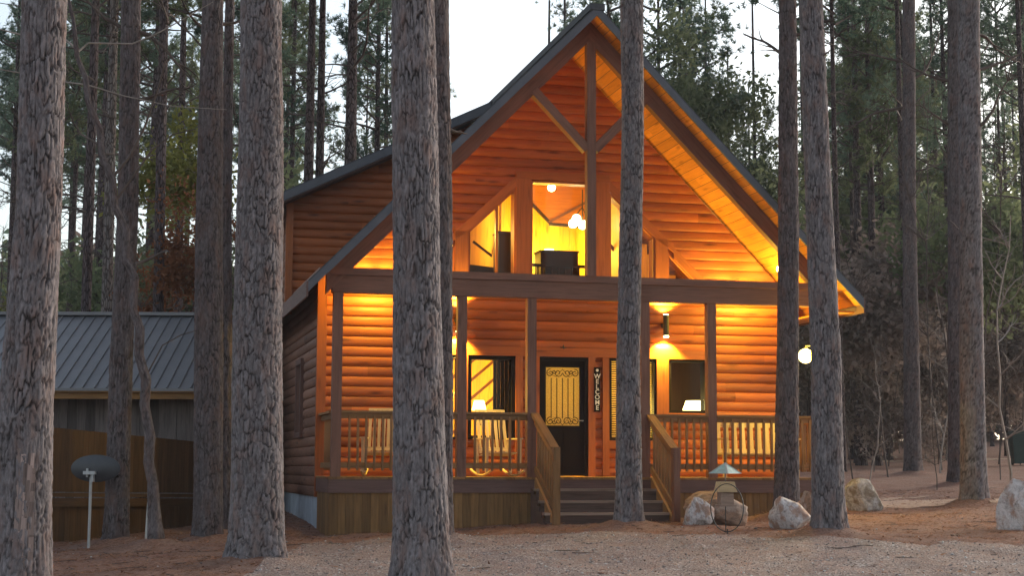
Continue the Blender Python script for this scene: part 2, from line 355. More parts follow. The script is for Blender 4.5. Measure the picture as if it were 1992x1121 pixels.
# loose litter and stones
def scatter_stones():
    nS = 5200; X = RNG.uniform(-3.8, 9, nS); Y = RNG.uniform(16, 24.6, nS); k = gravel_in(X, Y); X = X[k]; Y = Y[k]
    X2 = RNG.uniform(-8, 11, 700); Y2 = RNG.uniform(18, 32, 700); X = np.r_[X, X2]; Y = np.r_[Y, Y2]; n = len(X)
    base = np.array([(1,0,0),(-1,0,0),(0,1,0),(0,-1,0),(0,0,1),(0,0,-1)], float); tri = np.array([(0,2,4),(2,1,4),(1,3,4),(3,0,4),(2,0,5),(1,2,5),(3,1,5),(0,3,5)])
    s = (.007+.014*RNG.random(n)**4+.01*(RNG.random(n) > .97))[:, None]*RNG.uniform(.6, 1.5, (n, 3)); s[:, 2] *= .6
    C = np.stack([X, Y, gfull(X, Y)+.012], 1); V = C[:, None]+(base[None]*s[:, None])*RNG.uniform(.7, 1.2, (n, 6, 1))
    Fc = (np.arange(n)[:, None, None]*6+tri[None]).reshape(-1, 3); return V.reshape(-1, 3), Fc, np.repeat(RNG.random(n), 8)
mt, t, n, b = newmat('loose_stone'); t.links.new(ramp(t, tonev(t), [(0, (.13, .10, .09)), (.7, (.27, .235, .22)), (1, (.6, .59, .57))]), b.inputs['Base Color']); b.inputs['Roughness'].default_value = .9
V, Fc, tn = scatter_stones(); o = link('loose_stones', np_mesh('loose_stones', V, Fc, [mt], tn)); tag(o, 'loose pale stones scattered over the gravel and litter', 'stones', kind='stuff')
def scatter_needles():
    n = 60000; d = 17+19*RNG.random(n)**1.3; X = (RNG.uniform(-100, 2092, n)-996)/FPX*d; Y = d
    k = ~gravel_in(X, Y) | (RNG.random(n) < .10); X = X[k]; Y = Y[k]; n = len(X)
    a = RNG.uniform(0, 6.28, n); L = RNG.uniform(.04, .13, n); wv = RNG.uniform(.002, .006, n)+.012*(RNG.random(n) > .95)
    D = np.stack([np.cos(a), np.sin(a), RNG.uniform(-.1, .35, n)], 1)*L[:, None]; Pn = np.stack([-np.sin(a), np.cos(a), RNG.uniform(-.5, .5, n)], 1)*wv[:, None]
    C = np.stack([X, Y, gfull(X, Y)+.012], 1); V = np.stack([C-Pn, C+Pn, C+D], 1).reshape(-1, 3)
    return V, np.arange(n*3).reshape(-1, 3), RNG.random(n)
tw_ = MB()
for i in range(240):
    d = RNG.uniform(18, 36); px = RNG.uniform(-50, 2050); p = at(px, 911, d); a = RNG.uniform(0, 6.28); L = RNG.uniform(.08, .55); q = []
    if gravel_in(np.array([p[0]]), np.array([p[1]]))[0] and RNG.random() < .7: continue
    for k in range(4): x = p[0]+math.cos(a)*L*k/3; y = p[1]+math.sin(a)*L*k/3; a += RNG.normal(0, .25); q.append((x, y, float(gfull(np.array([x]), np.array([y]))[0])+.012))
    tw_.tube(q, [.005, .005, .004, .002], 4)
o = tw_.build('fallen_twigs', M['twig'], None); tag(o, 'broken twigs lying about on the litter', 'twigs', kind='stuff')
V, Fc, tn = scatter_needles(); o = link('fallen_needles', np_mesh('fallen_needles', V, Fc, [leafmat('dead_needles', (.10, .045, .028), (.42, .22, .13), .1)], tn))
tag(o, 'dead pine needles and leaves lying on the ground', 'pine needles', kind='stuff')

# ---------------------------------------------------------------- near pines with plated bark
def bark_field(A, Z, R, s, cw=.048, ch=.21):
    """A angle, Z height, R radius; returns groove 0..1 (1 on plate), cell random"""
    nc = max(6, int(round(2*math.pi*R/cw))); U = A/(2*math.pi)*nc
    A2 = np.mod(A-math.pi/2, 2*math.pi); S = A2*R
    U = A2/(2*math.pi)*nc+1.5*(fbm(S*7+9, Z*3.3, s+2, 4)-.47); W = Z/ch+1.7*(fbm(S*6+20, Z*4, s+3, 4)-.47)
    iu = np.floor(U); iw = np.floor(W); f1 = np.full(U.shape, 9.); f2 = np.full(U.shape, 9.); cid = np.zeros(U.shape)
    for du in (-1, 0, 1):
        for dw in (-1, 0, 1):
            cu = iu+du; cw_ = iw+dw; hu = np.mod(cu, nc)
            x = cu+.15+.7*hashn(hu, cw_, s); y = cw_+.1+.8*hashn(hu, cw_, s+1); d = np.hypot(U-x, (W-y)*1.0)
            h = hashn(hu, cw_, s+2); near = d < f1; f2 = np.where(near, f1, np.minimum(f2, d)); cid = np.where(near, h, cid); f1 = np.where(near, d, f1)
    e = np.clip((f2-f1)/.20, 0, 1); e = e*e*(3-2*e)
    mk = np.clip((fbm(S*9, Z*5, s+12, 3)-.36)/.2, 0, 1); e = 1-(1-e)*(.35+.65*mk)
    fis = np.abs(fbm(S*15+fbm(S*6, Z*3, s+6, 3)*2.2, Z*2.6, s+21, 4)-.47)/.027; fis = np.clip(fis, 0, 1); e = e*(.2+.8*fis)
    return e, cid*.6+.4*fbm(S*12, Z*6, s+40, 3)
def trunk_mesh(name, pts, seed, n=150, dz=.016, zdet=7.0, mat=None, depth=.030, cw=.048, ch=.21):
    """pts: list (x,y,z,r) local, rising in z"""
    pts = np.array(pts, float); ztop = pts[-1, 2]
    zs = np.r_[np.arange(pts[0, 2], min(zdet, ztop), dz), np.arange(min(zdet, ztop), ztop, .3), ztop]
    cx = np.interp(zs, pts[:, 2], pts[:, 0]); cy_ = np.interp(zs, pts[:, 2], pts[:, 1]); r = np.interp(zs, pts[:, 2], pts[:, 3])
    k = 9 if dz < .05 else 5
    a = np.arange(n)/n*2*math.pi; A, Z = np.meshgrid(a, zs); Rm = r[:, None]*np.ones_like(A)
    g, cid = bark_field(A, Z, float(np.median(r[:len(zs)*2//3])), seed, cw, ch)
    lump = (fbm(np.cos(A)*1.6+5, Z*.9+np.sin(A)*1.6, seed+9, 3)-.45)*.13*Rm
    flare = .75*np.exp(-(Z-pts[0, 2])/.26)*(1+.7*np.sin(A*5+seed)+.3*np.sin(A*3+seed*2))*Rm*.6
    rr = Rm+lump+flare+depth*(g-.6)*(.6+.8*cid)+depth*.5*(fbm(A/(6.283)*40, Z*22, seed+4, 2)-.5)
    X = cx[:, None]+rr*np.cos(A); Y = cy_[:, None]+rr*np.sin(A); V = np.stack([X, Y, Z], -1).reshape(-1, 3)
    i = np.arange(len(zs)-1)[:, None]*n; j = np.arange(n)[None]; j2 = (j+1) % n
    Fc = np.stack([i+j, i+j2, i+n+j2, i+n+j], -1).reshape(-1, 4)
    return np_mesh(name, V, Fc, [mat or M['bark']], smooth=True, extra={'groove': ('POINT', g.ravel()), 'cell': ('POINT', cid.ravel())})

def tufts(C, D, tone, nb=13, L=(.15, .27), wd=.016, spread=.9):
    n = len(C); C = np.repeat(C, nb, 0); D = np.repeat(D, nb, 0); T = np.repeat(tone, nb)
    v = RNG.normal(0, 1, (n*nb, 3)); v /= np.linalg.norm(v, axis=1)[:, None]; v = v*spread+D*.7+np.array((0, 0, .15)); v /= np.linalg.norm(v, axis=1)[:, None]
    ln = RNG.uniform(*L, n*nb)[:, None]; q = np.cross(v, RNG.normal(0, 1, (n*nb, 3))); q /= np.linalg.norm(q, axis=1)[:, None]+1e-9
    V = np.stack([C-q*wd, C+q*wd, C+v*ln+q*wd*.4], 1).reshape(-1, 3); return V, np.arange(len(V)).reshape(-1, 3), np.clip(T+RNG.normal(0, .12, len(T)), 0, 1)
def limb_path(p, d, L, sag, n=6, wob=.12):
    pts = [np.array(p, float)]; d = np.array(d, float)
    for k in range(n):
        d = d+RNG.normal(0, wob, 3)+np.array((0, 0, sag)); d /= np.linalg.norm(d); pts.append(pts[-1]+d*L/n)
    return pts
def tri_tube(acc, pts, r0, r1, n=4):
    V, F = acc; pts = np.array(pts); b = sum(len(x) for x in V); k = len(pts)
    for i, p in enumerate(pts):
        d = pts[min(i+1, k-1)]-pts[max(i-1, 0)]; d /= np.linalg.norm(d)+1e-9; x = np.cross(d, (.3, .2, .93)); x /= np.linalg.norm(x)+1e-9; y = np.cross(d, x)
        r = r0+(r1-r0)*i/(k-1); a = np.arange(n)/n*6.283; V.append(p+r*(np.cos(a)[:, None]*x+np.sin(a)[:, None]*y))
    for i in range(k-1):
        for j in range(n): 
            j2 = (j+1) % n; F.append((b+i*n+j, b+i*n+j2, b+(i+1)*n+j2, b+(i+1)*n+j))
def crown_mesh(name, z0, z1, nl, Lmax, mats, tuftn=7, toneb=.5, wd=.016, dens=1.0):
    acc = ([], []); C = []; D = []; T = []
    for i in range(nl):
        f = (i+RNG.random())/nl; z = z0+(z1-z0)*f; a = RNG.uniform(0, 6.283); L = Lmax*(1-.72*f**1.4)*RNG.uniform(.55, 1.1)*(.6+.4*min(1, f*5))
        pts = limb_path((0, 0, z), (math.cos(a), math.sin(a), .15+.5*f), L, .05); tri_tube(acc, pts, .02+.013*L, .008)
        tb = toneb+RNG.normal(0, .22)
        for s_ in range(int(3+L*2.6)):
            q = RNG.uniform(.3, 1.); idx = q*(len(pts)-1); k = int(min(idx, len(pts)-2)); P = pts[k]+(pts[k+1]-pts[k])*(idx-k)
            d = pts[k+1]-pts[k]; d /= np.linalg.norm(d); sdir = d*.6+RNG.normal(0, .55, 3)+np.array((0, 0, .25)); sdir /= np.linalg.norm(sdir)
            sp = limb_path(P, sdir, RNG.uniform(.35, .95)*(.6+.25*L), .05, 3, .15); tri_tube(acc, sp, .010, .005, 3)
            for u in range(int(tuftn*dens*RNG.uniform(.5, 1.4))):
                k = RNG.integers(1, 4); w = RNG.uniform(.2, 1); C.append(sp[k-1]+(sp[k]-sp[k-1])*w+RNG.normal(0, .09, 3)); D.append(sp[k]-sp[k-1]); T.append(tb+RNG.normal(0, .1))
    C = np.array(C); D = np.array(D); D /= np.linalg.norm(D, axis=1)[:, None]
    Vn, Fn, Tn = tufts(C, D, np.array(T), wd=wd)
    Vb = np.concatenate(acc[0]); Fb = np.array(acc[1]); Fb3 = np.concatenate([Fb[:, [0, 1, 2]], Fb[:, [0, 2, 3]]])
    V = np.concatenate([Vb, Vn]); Fc = np.concatenate([Fb3, Fn+len(Vb)])
    return np_mesh(name, V, Fc, mats, np.r_[np.full(len(Fb3), .5), Tn], np.r_[np.zeros(len(Fb3), int), np.ones(len(Fn), int)])
CROWNS = [crown_mesh('crown', 0, 9.5, 34, 3.6, [M['twig'], M['needle']]), crown_mesh('crown', 0, 8, 30, 3.0, [M['twig'], M['needle']], 8, .35),
          crown_mesh('crown', 0, 11, 40, 3.3, [M['twig'], M['needle2']], 7, .5), crown_mesh('crown', 0, 7, 24, 3.8, [M['twig'], M['needle']], 6, .65),
          crown_mesh('crown', 0, 9, 30, 2.6, [M['twig'], M['needle2']], 9, .4)]
def branch_part(parent, p, d, L, r, label=None, tw=5, wob=.16, mat=None, sag=.02):
    mb = MB(); pts = limb_path(p, np.array(d, float)/np.linalg.norm(d), L, sag, 9, wob); mb.tube(pts, list(np.linspace(r, r*.25, len(pts))), 6)
    for k in range(tw):
        j = RNG.integers(2, len(pts)-1); dd = (pts[j+1]-pts[j]); dd /= np.linalg.norm(dd); dd = dd+RNG.normal(0, .5, 3)
        q = limb_path(pts[j], dd/np.linalg.norm(dd), L*RNG.uniform(.2, .5), .02, 5, .2); mb.tube(q, list(np.linspace(r*.4, r*.1, len(q))), 4)
    return mb.build('branch', mat or M['twig'], parent)
# (depth, [(y, centre x, width px) from top of photo to base], seed, label, branches)
NEAR = [
 (15.8, [(0,86,84),(400,76,86),(800,50,100),(1121,42,108)], 3, 'thick pine trunk cut by the left edge, pale torn bark near its foot', [(250,1,.2),(520,1,.15)]),
 (20.0, [(0,508,78),(300,508,84),(700,500,94),(1092,500,100)], 17, 'thick straight pine trunk left of the cabin, base on the needles', [(132,1,.28),(310,-1,.2),(700,1,.16)]),
 (16.6, [(0,803,82),(300,808,86),(650,812,94),(1121,822,108)], 29, 'broadest grey pine trunk rising in front of the left porch', [(610,1,.14),(90,-1,.2)]),
 (23.0, [(0,852,40),(400,858,42),(900,858,44)], 31, 'slimmer dark pine trunk close behind the broadest front trunk', [(240,1,.5)]),
 (24.6, [(0,414,40),(400,407,50),(700,406,54),(1053,405,52)], 41, 'dark mid-sized pine trunk between the metal roof and the thick left pine', [(45,1,.9)]),
 (26.5, [(0,447,16),(400,440,20),(1058,436,30)], 43, 'slender trunk tight beside the thick straight pine', []),
 (24.6, [(0,255,36),(400,249,38),(700,236,42),(1056,226,44)], 53, 'dark pine trunk in front of the neighbouring metal roof', [(60,1,1.4),(200,1,1.0),(60,-1,1.0)]),
 (24.9, [(0,1229,44),(250,1231,42),(700,1222,44),(1021,1224,50)], 61, 'slim pine trunk standing at the foot of the porch steps', [(215,1,.2),(620,-1,.14)]),
 (26.9, [(0,1532,32),(450,1534,38),(700,1532,40),(990,1529,48)], 71, 'pine trunk touching the right end of the porch rail', [(100,-1,.9),(60,1,.6)]),
 (23.2, [(0,1577,44),(400,1593,50),(700,1607,56),(1043,1612,62)], 83, 'leaning rough pine trunk right of the porch beside the white rock', [(300,-1,.22),(520,1,.14),(110,1,.3)]),
 (30.5, [(0,1884,42),(400,1888,42),(700,1890,46),(984,1895,50)], 91, 'pine trunk at far right, nearer of the close pair', [(130,1,1.6),(250,1,1.4),(60,1,1.3)]),
 (37.5, [(0,1857,26),(400,1858,28),(945,1862,34)], 93, 'pine trunk at far right, farther of the close pair', [(150,-1,1.6),(240,-1,1.2)]),
 (45.0, [(0,1768,24),(400,1769,25),(924,1776,34)], 97, 'lone reddish pine trunk on the needle slope right of the rocks', [(150,1,2.2),(200,-1,2.6),(115,-1,2),(330,1,1.2)]),
]
for d, prof, seed, label, brs in NEAR:
    prof = sorted(prof, key=lambda a: -a[0]); P = [at(x, y, d) for y, x, w in prof]; R = [w/FPX*d/2 for y, x, w in prof]
    bx, by = P[0][0], P[0][1]; bzr = gz1(bx, by)
    if P[0][2] > bzr:   # extend down to the ground
        s_ = (P[0]-P[1])/(P[0][2]-P[1][2]) if len(P) > 1 else np.array((0, 0, 1.)); P[0] = P[0]+s_*(bzr-P[0][2])
    base = np.array([P[0][0], P[0][1], bzr]); top = P[-1]; dirn = (P[-1]-P[0])/(P[-1][2]-P[0][2]); ztop = bzr+15.5
    P.append(top+dirn*(ztop-top[2])*.9+np.array((0, 0, (ztop-top[2])*.1))); P[-1][2] = ztop; R.append(R[-1]*.6)
    loc = [(p[0]-base[0], p[1]-base[1], p[2]-base[2], r) for p, r in zip(P, R)]; loc[0] = (loc[0][0], loc[0][1], -.15, loc[0][3])
    t_ = empty('pine_tree', base, 0, label, 'pine tree')
    scale = FPX/d/2
    nseg = int(max(48, min(170, R[0]*2*math.pi/.011))) if d < 28 else 56; dz = .016 if d < 21 else .022 if d < 28 else .04
    zvis = 1.55+.30*d-bzr+.3
    link('trunk', trunk_mesh('trunk', loc, seed, nseg, dz, zvis, M['barkdk'] if seed in (31,41,43,53,93,97,71) else None, .029 if d < 28 else .018, cw=.042+.016*((seed*37) % 10)/10, ch=.17+.11*((seed*13) % 10)/10), t_)
    c = link('crown', CROWNS[seed % 5], t_); c.location = (loc[-1][0], loc[-1][1], loc[-1][2]-1.5); c.rotation_euler = (0, 0, seed)
    for (y, sg, L) in brs:
        q = at(0, y, d)[2]-base[2]; lx = np.interp(q, [l[2] for l in loc], [l[0] for l in loc])
        branch_part(t_, (lx, 0, q), (sg, RNG.uniform(-.2, .3), RNG.uniform(-.1, .5)), L, .03+.008*L, tw=6 if L > .5 else 0)
    if seed == 3:  # torn pale patch low on the trunk
        pm = MB(); zc = at(62, 965, d)[2]-base[2]
        for k in range(60):
            a = math.radians(-90+RNG.uniform(2, 34)); z = zc+RNG.uniform(-.75, .15); r = .262+RNG.uniform(0, .012); L = RNG.uniform(.12, .4)
            x0 = math.cos(a)*r+np.interp(z, [l[2] for l in loc], [l[0] for l in loc]); y0 = math.sin(a)*r
            pm.bar((x0, y0, z), (x0+RNG.normal(0, .012), y0-.004, z+L), .008, RNG.uniform(.03, .06), up=(math.cos(a+1.57), math.sin(a+1.57), 0))
        o = pm.build('torn_bark', wood('torn_inner_bark', (.36, .27, .24), .9, 0, .5, .4), t_); o['label'] = 'pale strip of torn bark'
# crooked small tree with thin arching limbs, left
cd = 23.4; cp = [(1058,306,30),(1000,299,24),(940,297,21),(900,289,20),(850,292,20),(790,281,19),(740,284,19),(690,270,18),(640,272,18),(600,258,17),(540,262,17),(500,243,16),(450,246,15),(400,222,15),(350,219,14),(300,197,13),(250,194,13),(200,172,12),(150,166,11),(110,150,10),(40,143,7),(-60,120,5)]
P = [at(x, y, cd) for y, x, w in cp]; base = np.array([P[0][0], P[0][1], gz1(P[0][0], P[0][1])])
t_ = empty('crooked_tree', base, 0, 'thin crooked bare tree leaning left before the metal roof', 'tree')
loc = [(*(p-base), w/FPX*cd/2) for p, (y, x, w) in zip(P, cp)]; loc[0] = (*loc[0][:2], -.1, loc[0][3])
link('trunk', trunk_mesh('trunk', loc, 7, 40, .03, 9, M['barkdk'], .008), t_)
def px_branch(parent, base, d, pix, r0, r1, mat='twig'):
    mb = MB(); pts = [at(x, y, d)-base+np.array((0, .25*math.sin(i), 0)) for i, (x, y) in enumerate(pix)]; mb.tube(pts, list(np.linspace(r0, r1, len(pts))), 6); return mb.build('branch', M[mat], parent)
px_branch(t_, base, cd, [(262,515),(275,505),(300,492),(322,487),(333,493)], .03, .012)
px_branch(t_, base, cd, [(150,95),(120,70),(60,66),(0,56),(-60,46)], .02, .01, 'twigpale')
px_branch(t_, base, cd, [(152,100),(165,76),(250,77),(300,66),(350,50),(420,12)], .018, .006, 'twigpale')
px_branch(t_, base, cd, [(170,165),(100,150),(50,138),(-20,130)], .014, .01, 'twigpale')
px_branch(t_, base, cd, [(170,165),(235,180),(330,200),(440,212)], .012, .004, 'twigpale')
px_branch(t_, base, cd, [(190,280),(150,255),(135,232),(128,200)], .02, .006)
px_branch(t_, base, cd, [(215,350),(245,300),(275,240),(310,160),(326,125)], .025, .008)
px_branch(t_, base, cd, [(280,740),(310,670),(345,650),(390,640),(420,632)], .012, .004)
px_branch(t_, base, cd, [(225,390),(290,285),(330,255),(380,250)], .02, .006)

# ---------------------------------------------------------------- background forest
FT = []
for k in range(4):
    pts = [(0, 0, -.3, .25), (0, 0, .8, .2), (.1*(k-1.5), .1, 9, .165), (.15*(k-1.5), .2, 21, .05)]
    FT.append((pts, k))
def stub_mesh(nb, z0, z1, Lm):
    acc = ([], [])
    for i in range(nb):
        z = RNG.uniform(z0, z1); a = RNG.uniform(0, 6.283); L = RNG.uniform(.4, Lm)
        pts = limb_path((0, 0, z), (math.cos(a), math.sin(a), RNG.uniform(-.1, .6)), L, .0, 6, .2); tri_tube(acc, pts, .03, .008)
        for q in range(4):
            j = RNG.integers(1, 5); tri_tube(acc, limb_path(pts[j], (math.cos(a)+RNG.normal(0, .7), math.sin(a)+RNG.normal(0, .7), RNG.normal(.3, .4)), L*.45, 0, 4, .25), .012, .005, 3)
    return np.concatenate(acc[0]), np.array(acc[1])
STUBS = [stub_mesh(14, 3.5, 12, 2.2), stub_mesh(9, 5, 12, 2.8), stub_mesh(18, 4, 13, 1.8), stub_mesh(8, 6, 12, 2.4)]
def joined(pts, k):
    tm = trunk_mesh('tmp', pts, 200+k, 28, .09, 21, depth=.012); nv = len(tm.vertices); V = np.empty(nv*3, 'f'); tm.vertices.foreach_get('co', V); V = V.reshape(-1, 3)
    F = np.array([p.vertices[:] for p in tm.polygons]); bpy.data.meshes.remove(tm); sv, sf = STUBS[k]; sv = sv*np.array((1.5, 1.5, 1))
    return np_mesh('trunk', np.concatenate([V, sv]), np.concatenate([F, sf+nv]), [M['barkfar'] if k < 3 else M['barklichen'], M['twig']], midx=np.r_[np.zeros(len(F), int), np.ones(len(sf), int)], smooth=True)
FT = [joined(*a) for a in FT]
def far_pine(px, d, cz, cr, k, label, group, sc=1.0, lean=0, cs=1.0, lich=False, crown=True):
    p = onray(px, d); t_ = empty('pine_tree', p, random.random()*6.28, label, 'pine tree', group)
    tr = link('trunk', FT[3 if lich else k % 3], t_); tr.scale = (sc, sc, 1); tr.rotation_euler = (lean, lean*.3, 0)
    if crown:
        c = link('crown', CROWNS[cr], t_); c.location = (0, 0, cz); c.rotation_euler = (0, 0, k*1.7); c.scale = (cs, cs, cs)
gL = 'pines standing in the wood left of the cabin'; gR = 'pines standing in the wood right of the cabin'; gM = 'pines rising behind the cabin roof'
LL = 'distant slim pine in the wood behind the grey metal roof'; LR = 'distant slim pine in the dark wood right of the cabin'; LM = 'distant pine rising behind the cabin roof against the sky'
kk = 0
# individually recognisable ones
far_pine(158, 36, 12, 0, 1, 'narrow dark pine trunk just right of the left edge pine', None, .62)
far_pine(200, 38, 13, 1, 2, 'pale lichen-spotted pine trunk above the metal roof', None, .72, lich=True)
far_pine(302, 36, 12, 1, 3, 'reddish pine trunk behind the crooked bare tree', None, .66)
far_pine(372, 40, 12, 2, 4, 'thin trunk at the left flank of the dark mid-sized pine', None, .55)
far_pine(585, 44, 14, 0, 5, 'left stem of the twin trunks above the dormer roof', None, .80)
far_pine(607, 44.5, 14, 3, 6, 'right stem of the twin trunks above the dormer roof', None, .72)
far_pine(672, 43, 12.5, 3, 7, 'stout branching pine behind the dormer roof', None, .98)
far_pine(1005, 85, 16, 1, 8, 'very thin far tree against the open sky left of the gable', None, .45, cs=.35)
far_pine(1640, 48, 13, 1, 9, 'thin grey trunk right of the leaning rough pine', None, .5)
far_pine(1668, 60, 12, 2, 10, 'fine sapling-thin pine above the bright leaf gaps', None, .5)
for px in (15, 95, 125, 335, 350, 460, 555, 20, 120, 270, 180, 235, 60, 395):
    kk += 1; d = 46+RNG.uniform(0, 34); far_pine(px+RNG.uniform(-8, 8), d, RNG.uniform(11, 15), int(RNG.integers(0, 5)), kk, LL, gL, RNG.uniform(.6, .95))
for i in range(15):
    kk += 1; px = RNG.uniform(-60, 560); d = RNG.uniform(60, 110); far_pine(px, d, RNG.uniform(12, 19), int(RNG.integers(0, 5)), kk, LL, gL, RNG.uniform(.6, 1.0))
for px, d, cz in ((722,55,10),(748,66,9),(700,80,8),(562,85,9),(1060,70,21),(1105,66,20),(1160,70,19),(1190,60,12),
                  (1285,64,11),(1335,62,8),(1375,70,9),(1425,80,8),(1480,66,4),(1465,90,5)):
    kk += 1; far_pine(px, d, cz, int(RNG.integers(0, 5)), kk, LM, gM, RNG.uniform(.5, .8), cs=RNG.uniform(.9, 1.2))
for i in range(20):
    kk += 1; px = RNG.uniform(1540, 2060); d = RNG.uniform(55, 110)
    far_pine(px, d, RNG.uniform(7, 15), int(RNG.integers(0, 5)), kk, LR, gR, RNG.uniform(.45, .9))
for i in range(16):
    kk += 1; far_pine(RNG.uniform(1560, 2040), RNG.uniform(46, 85), 15, 0, kk, LR, gR, RNG.uniform(.35, .65), crown=i % 3 == 0)
# bare saplings and twiggy brush
def sapling_mesh(H, nb, mats):
    acc = ([], []); st = limb_path((0, 0, -.1), (RNG.normal(0, .04), RNG.normal(0, .04), 1), H, .05, 9, .07); tri_tube(acc, st, .022, .006, 5)
    for i in range(nb):
        j = RNG.integers(2, 9); a = RNG.uniform(0, 6.283); L = RNG.uniform(.5, 1.9)*(1.15-j/12)
        b1 = limb_path(st[j], (math.cos(a), math.sin(a), .7), L, .03, 6, .18); tri_tube(acc, b1, .013, .004, 3)
        for q in range(7):
            k = RNG.integers(1, 6); tri_tube(acc, limb_path(b1[k], RNG.normal(0, 1, 3)+np.array((0, 0, .4)), L*RNG.uniform(.25, .6), 0, 4, .25), .006, .003, 3)
    return np_mesh('trunk', np.concatenate(acc[0]), np.array(acc[1]), mats)
SAP = [sapling_mesh(5, 12, [M['twig']]), sapling_mesh(7, 18, [M['twig']]), sapling_mesh(4, 11, [M['twigpale']]), sapling_mesh(9, 22, [M['twig']])]
def sapling(px, d, k, label, group, sc=1):
    p = onray(px, d); o = link('bare_sapling', SAP[k], None, p); o.rotation_euler = (RNG.normal(0, .04), RNG.normal(0, .04), RNG.uniform(0, 6)); o.scale = (sc,)*3; tag(o, label, 'sapling', group)
sapling(1690, 38, 2, 'pale forked bare sapling behind the brown boulder', None, .8)
sapling(1822, 36, 0, 'thin dark stick sapling between the lone pine and the close pair', None, .55)
sapling(1965, 33, 2, 'pale bare sapling leaning at the right edge', None, 1.5)
for i in range(46): sapling(RNG.uniform(1590, 2050), RNG.uniform(40, 85), int(RNG.integers(0, 4)), 'bare twiggy sapling in the brush right of the cabin', 'bare saplings right of the cabin', RNG.uniform(.8, 1.5))
for i in range(26): sapling(RNG.uniform(-40, 560), RNG.uniform(37, 75), int(RNG.integers(0, 4)), 'bare twiggy sapling in the brush left of the cabin', 'bare saplings left of the cabin', RNG.uniform(.9, 1.5))
# leafy understory bushes
def leaf_cloud(name, R, n, mat, seed, size=.05, flat=.8):
    rg = np.random.default_rng(seed); ncl = 26; cc = rg.normal(0, .42, (ncl, 3))*np.array(R); cc[:, 2] = np.abs(cc[:, 2])*1.2+R[2]*.35
    id_ = rg.integers(0, ncl, n); C = cc[id_]+rg.normal(0, .17, (n, 3))*np.array(R)*rg.uniform(.5, 1.2, (ncl, 1))[id_]; C[:, 2] = np.abs(C[:, 2])
    a = rg.normal(0, 1, (n, 3)); a /= np.linalg.norm(a, axis=1)[:, None]; b_ = np.cross(a, rg.normal(0, 1, (n, 3))); b_ /= np.linalg.norm(b_, axis=1)[:, None]
    s = (size*rg.uniform(.6, 1.5, n))[:, None]; V = np.stack([C-a*s, C+b_*s*.5, C+a*s, C-b_*s*.5], 1).reshape(-1, 3)
    T = np.clip(rg.uniform(.1, .9, ncl)[id_]*.7+rg.random(n)*.3, 0, 1); return np_mesh(name, V, np.arange(4*n).reshape(-1, 4), [mat], T)
BUSH = dict(y=leaf_cloud('foliage', (2.2, 2.2, 3.0), 5200, M['leafyel'], 1, .10), r=leaf_cloud('foliage', (1.5, 1.5, 1.9), 2600, M['leafrust'], 2, .07),
            g=leaf_cloud('foliage', (2.8, 2.8, 4.2), 8000, M['needle2'], 3, .12), b=leaf_cloud('foliage', (2.4, 2.4, 2.6), 5600, M['leafbrown'], 4, .10))
def bush(px, d, k, dz, label, group=None, sc=1, cat='tree'):
    p = onray(px, d); t_ = empty('leafy_tree', p, RNG.uniform(0, 6), label, cat, group); f = link('foliage', BUSH[k], t_); f.location = (0, 0, dz); f.scale = (sc,)*3
    s = link('trunk', SAP[1 if dz > 1 else 0], t_)
bush(345, 41, 'y', 7.0, 'small yellow-green tree glowing above the metal roof', None, .75); bush(85, 52, 'y', 2.4, 'yellow-green tree between the left edge trunks', None, .8); bush(20, 44, 'y', 3, 'yellowing tree at the extreme left edge', None, .6)
bush(345, 36, 'r', 4.4, 'small rust-leaved tree beside the dark mid-sized pine', None, .85); bush(300, 39, 'r', 3.2, 'rust-leaved tree low behind the metal roof ridge', None, .8)
for i in range(26): bush(RNG.uniform(-40, 560), RNG.uniform(50, 90), 'ybgbg'[i % 5], RNG.uniform(0, 5), 'green and brown thicket tree behind the metal roof', 'thicket trees left of the cabin', RNG.uniform(.8, 1.3))
for i in range(34): bush(RNG.uniform(1570, 2060), RNG.uniform(50, 95), 'gbbb'[i % 4], RNG.uniform(4, 7) if i % 4 == 0 else RNG.uniform(0, 4.5), 'dull brown-green thicket tree behind the right trunks', 'thicket trees right of the cabin', RNG.uniform(.8, 1.3))
for i, (px, d, dz) in enumerate(((1320,60,11),(1400,62,8),(1780,70,9),(1790,66,5),(1480,58,5),(1735,70,14))): bush(px, d, 'g', dz, 'light olive leafy tree showing above the right roof slope', 'olive leafy trees right of the gable', .9)
# far-off wood closing the view
def wood_mass():
    n = 150000; rg = np.random.default_rng(5); ang = rg.uniform(-24, 24, n); d = rg.uniform(100, 135, n); X = d*np.tan(np.radians(ang)); Y = d
    top = 9+7*fbm(ang*.6, ang*0, 3, 4)+3*fbm(ang*4, ang*0, 5, 3); Z = gz(X, Y)+top*rg.random(n)**.8
    C = np.stack([X, Y, Z], 1); a = rg.normal(0, 1, (n, 3)); a /= np.linalg.norm(a, axis=1)[:, None]; b_ = np.cross(a, rg.normal(0, 1, (n, 3))); b_ /= np.linalg.norm(b_, axis=1)[:, None]
    s = rg.uniform(.12, .42, n)[:, None]; V = np.stack([C-a*s, C+b_*s*.6, C+a*s, C-b_*s*.6], 1).reshape(-1, 3)
    T = np.clip(fbm(X*.25, Z*.3, 2, 3)*1.3-.2+rg.normal(0, .1, n), 0, 1); mi = (fbm(X*.12, Z*.35+4, 8, 3)+rg.normal(0, .08, n) > .5).astype(int)
    return np_mesh('distant_wood', V, np.arange(4*n).reshape(-1, 4), [M['leafbrown'], M['needle']], T, mi)
o = link('distant_wood', wood_mass()); tag(o, 'far-off dark wood closing the view behind everything', 'woods', kind='stuff')

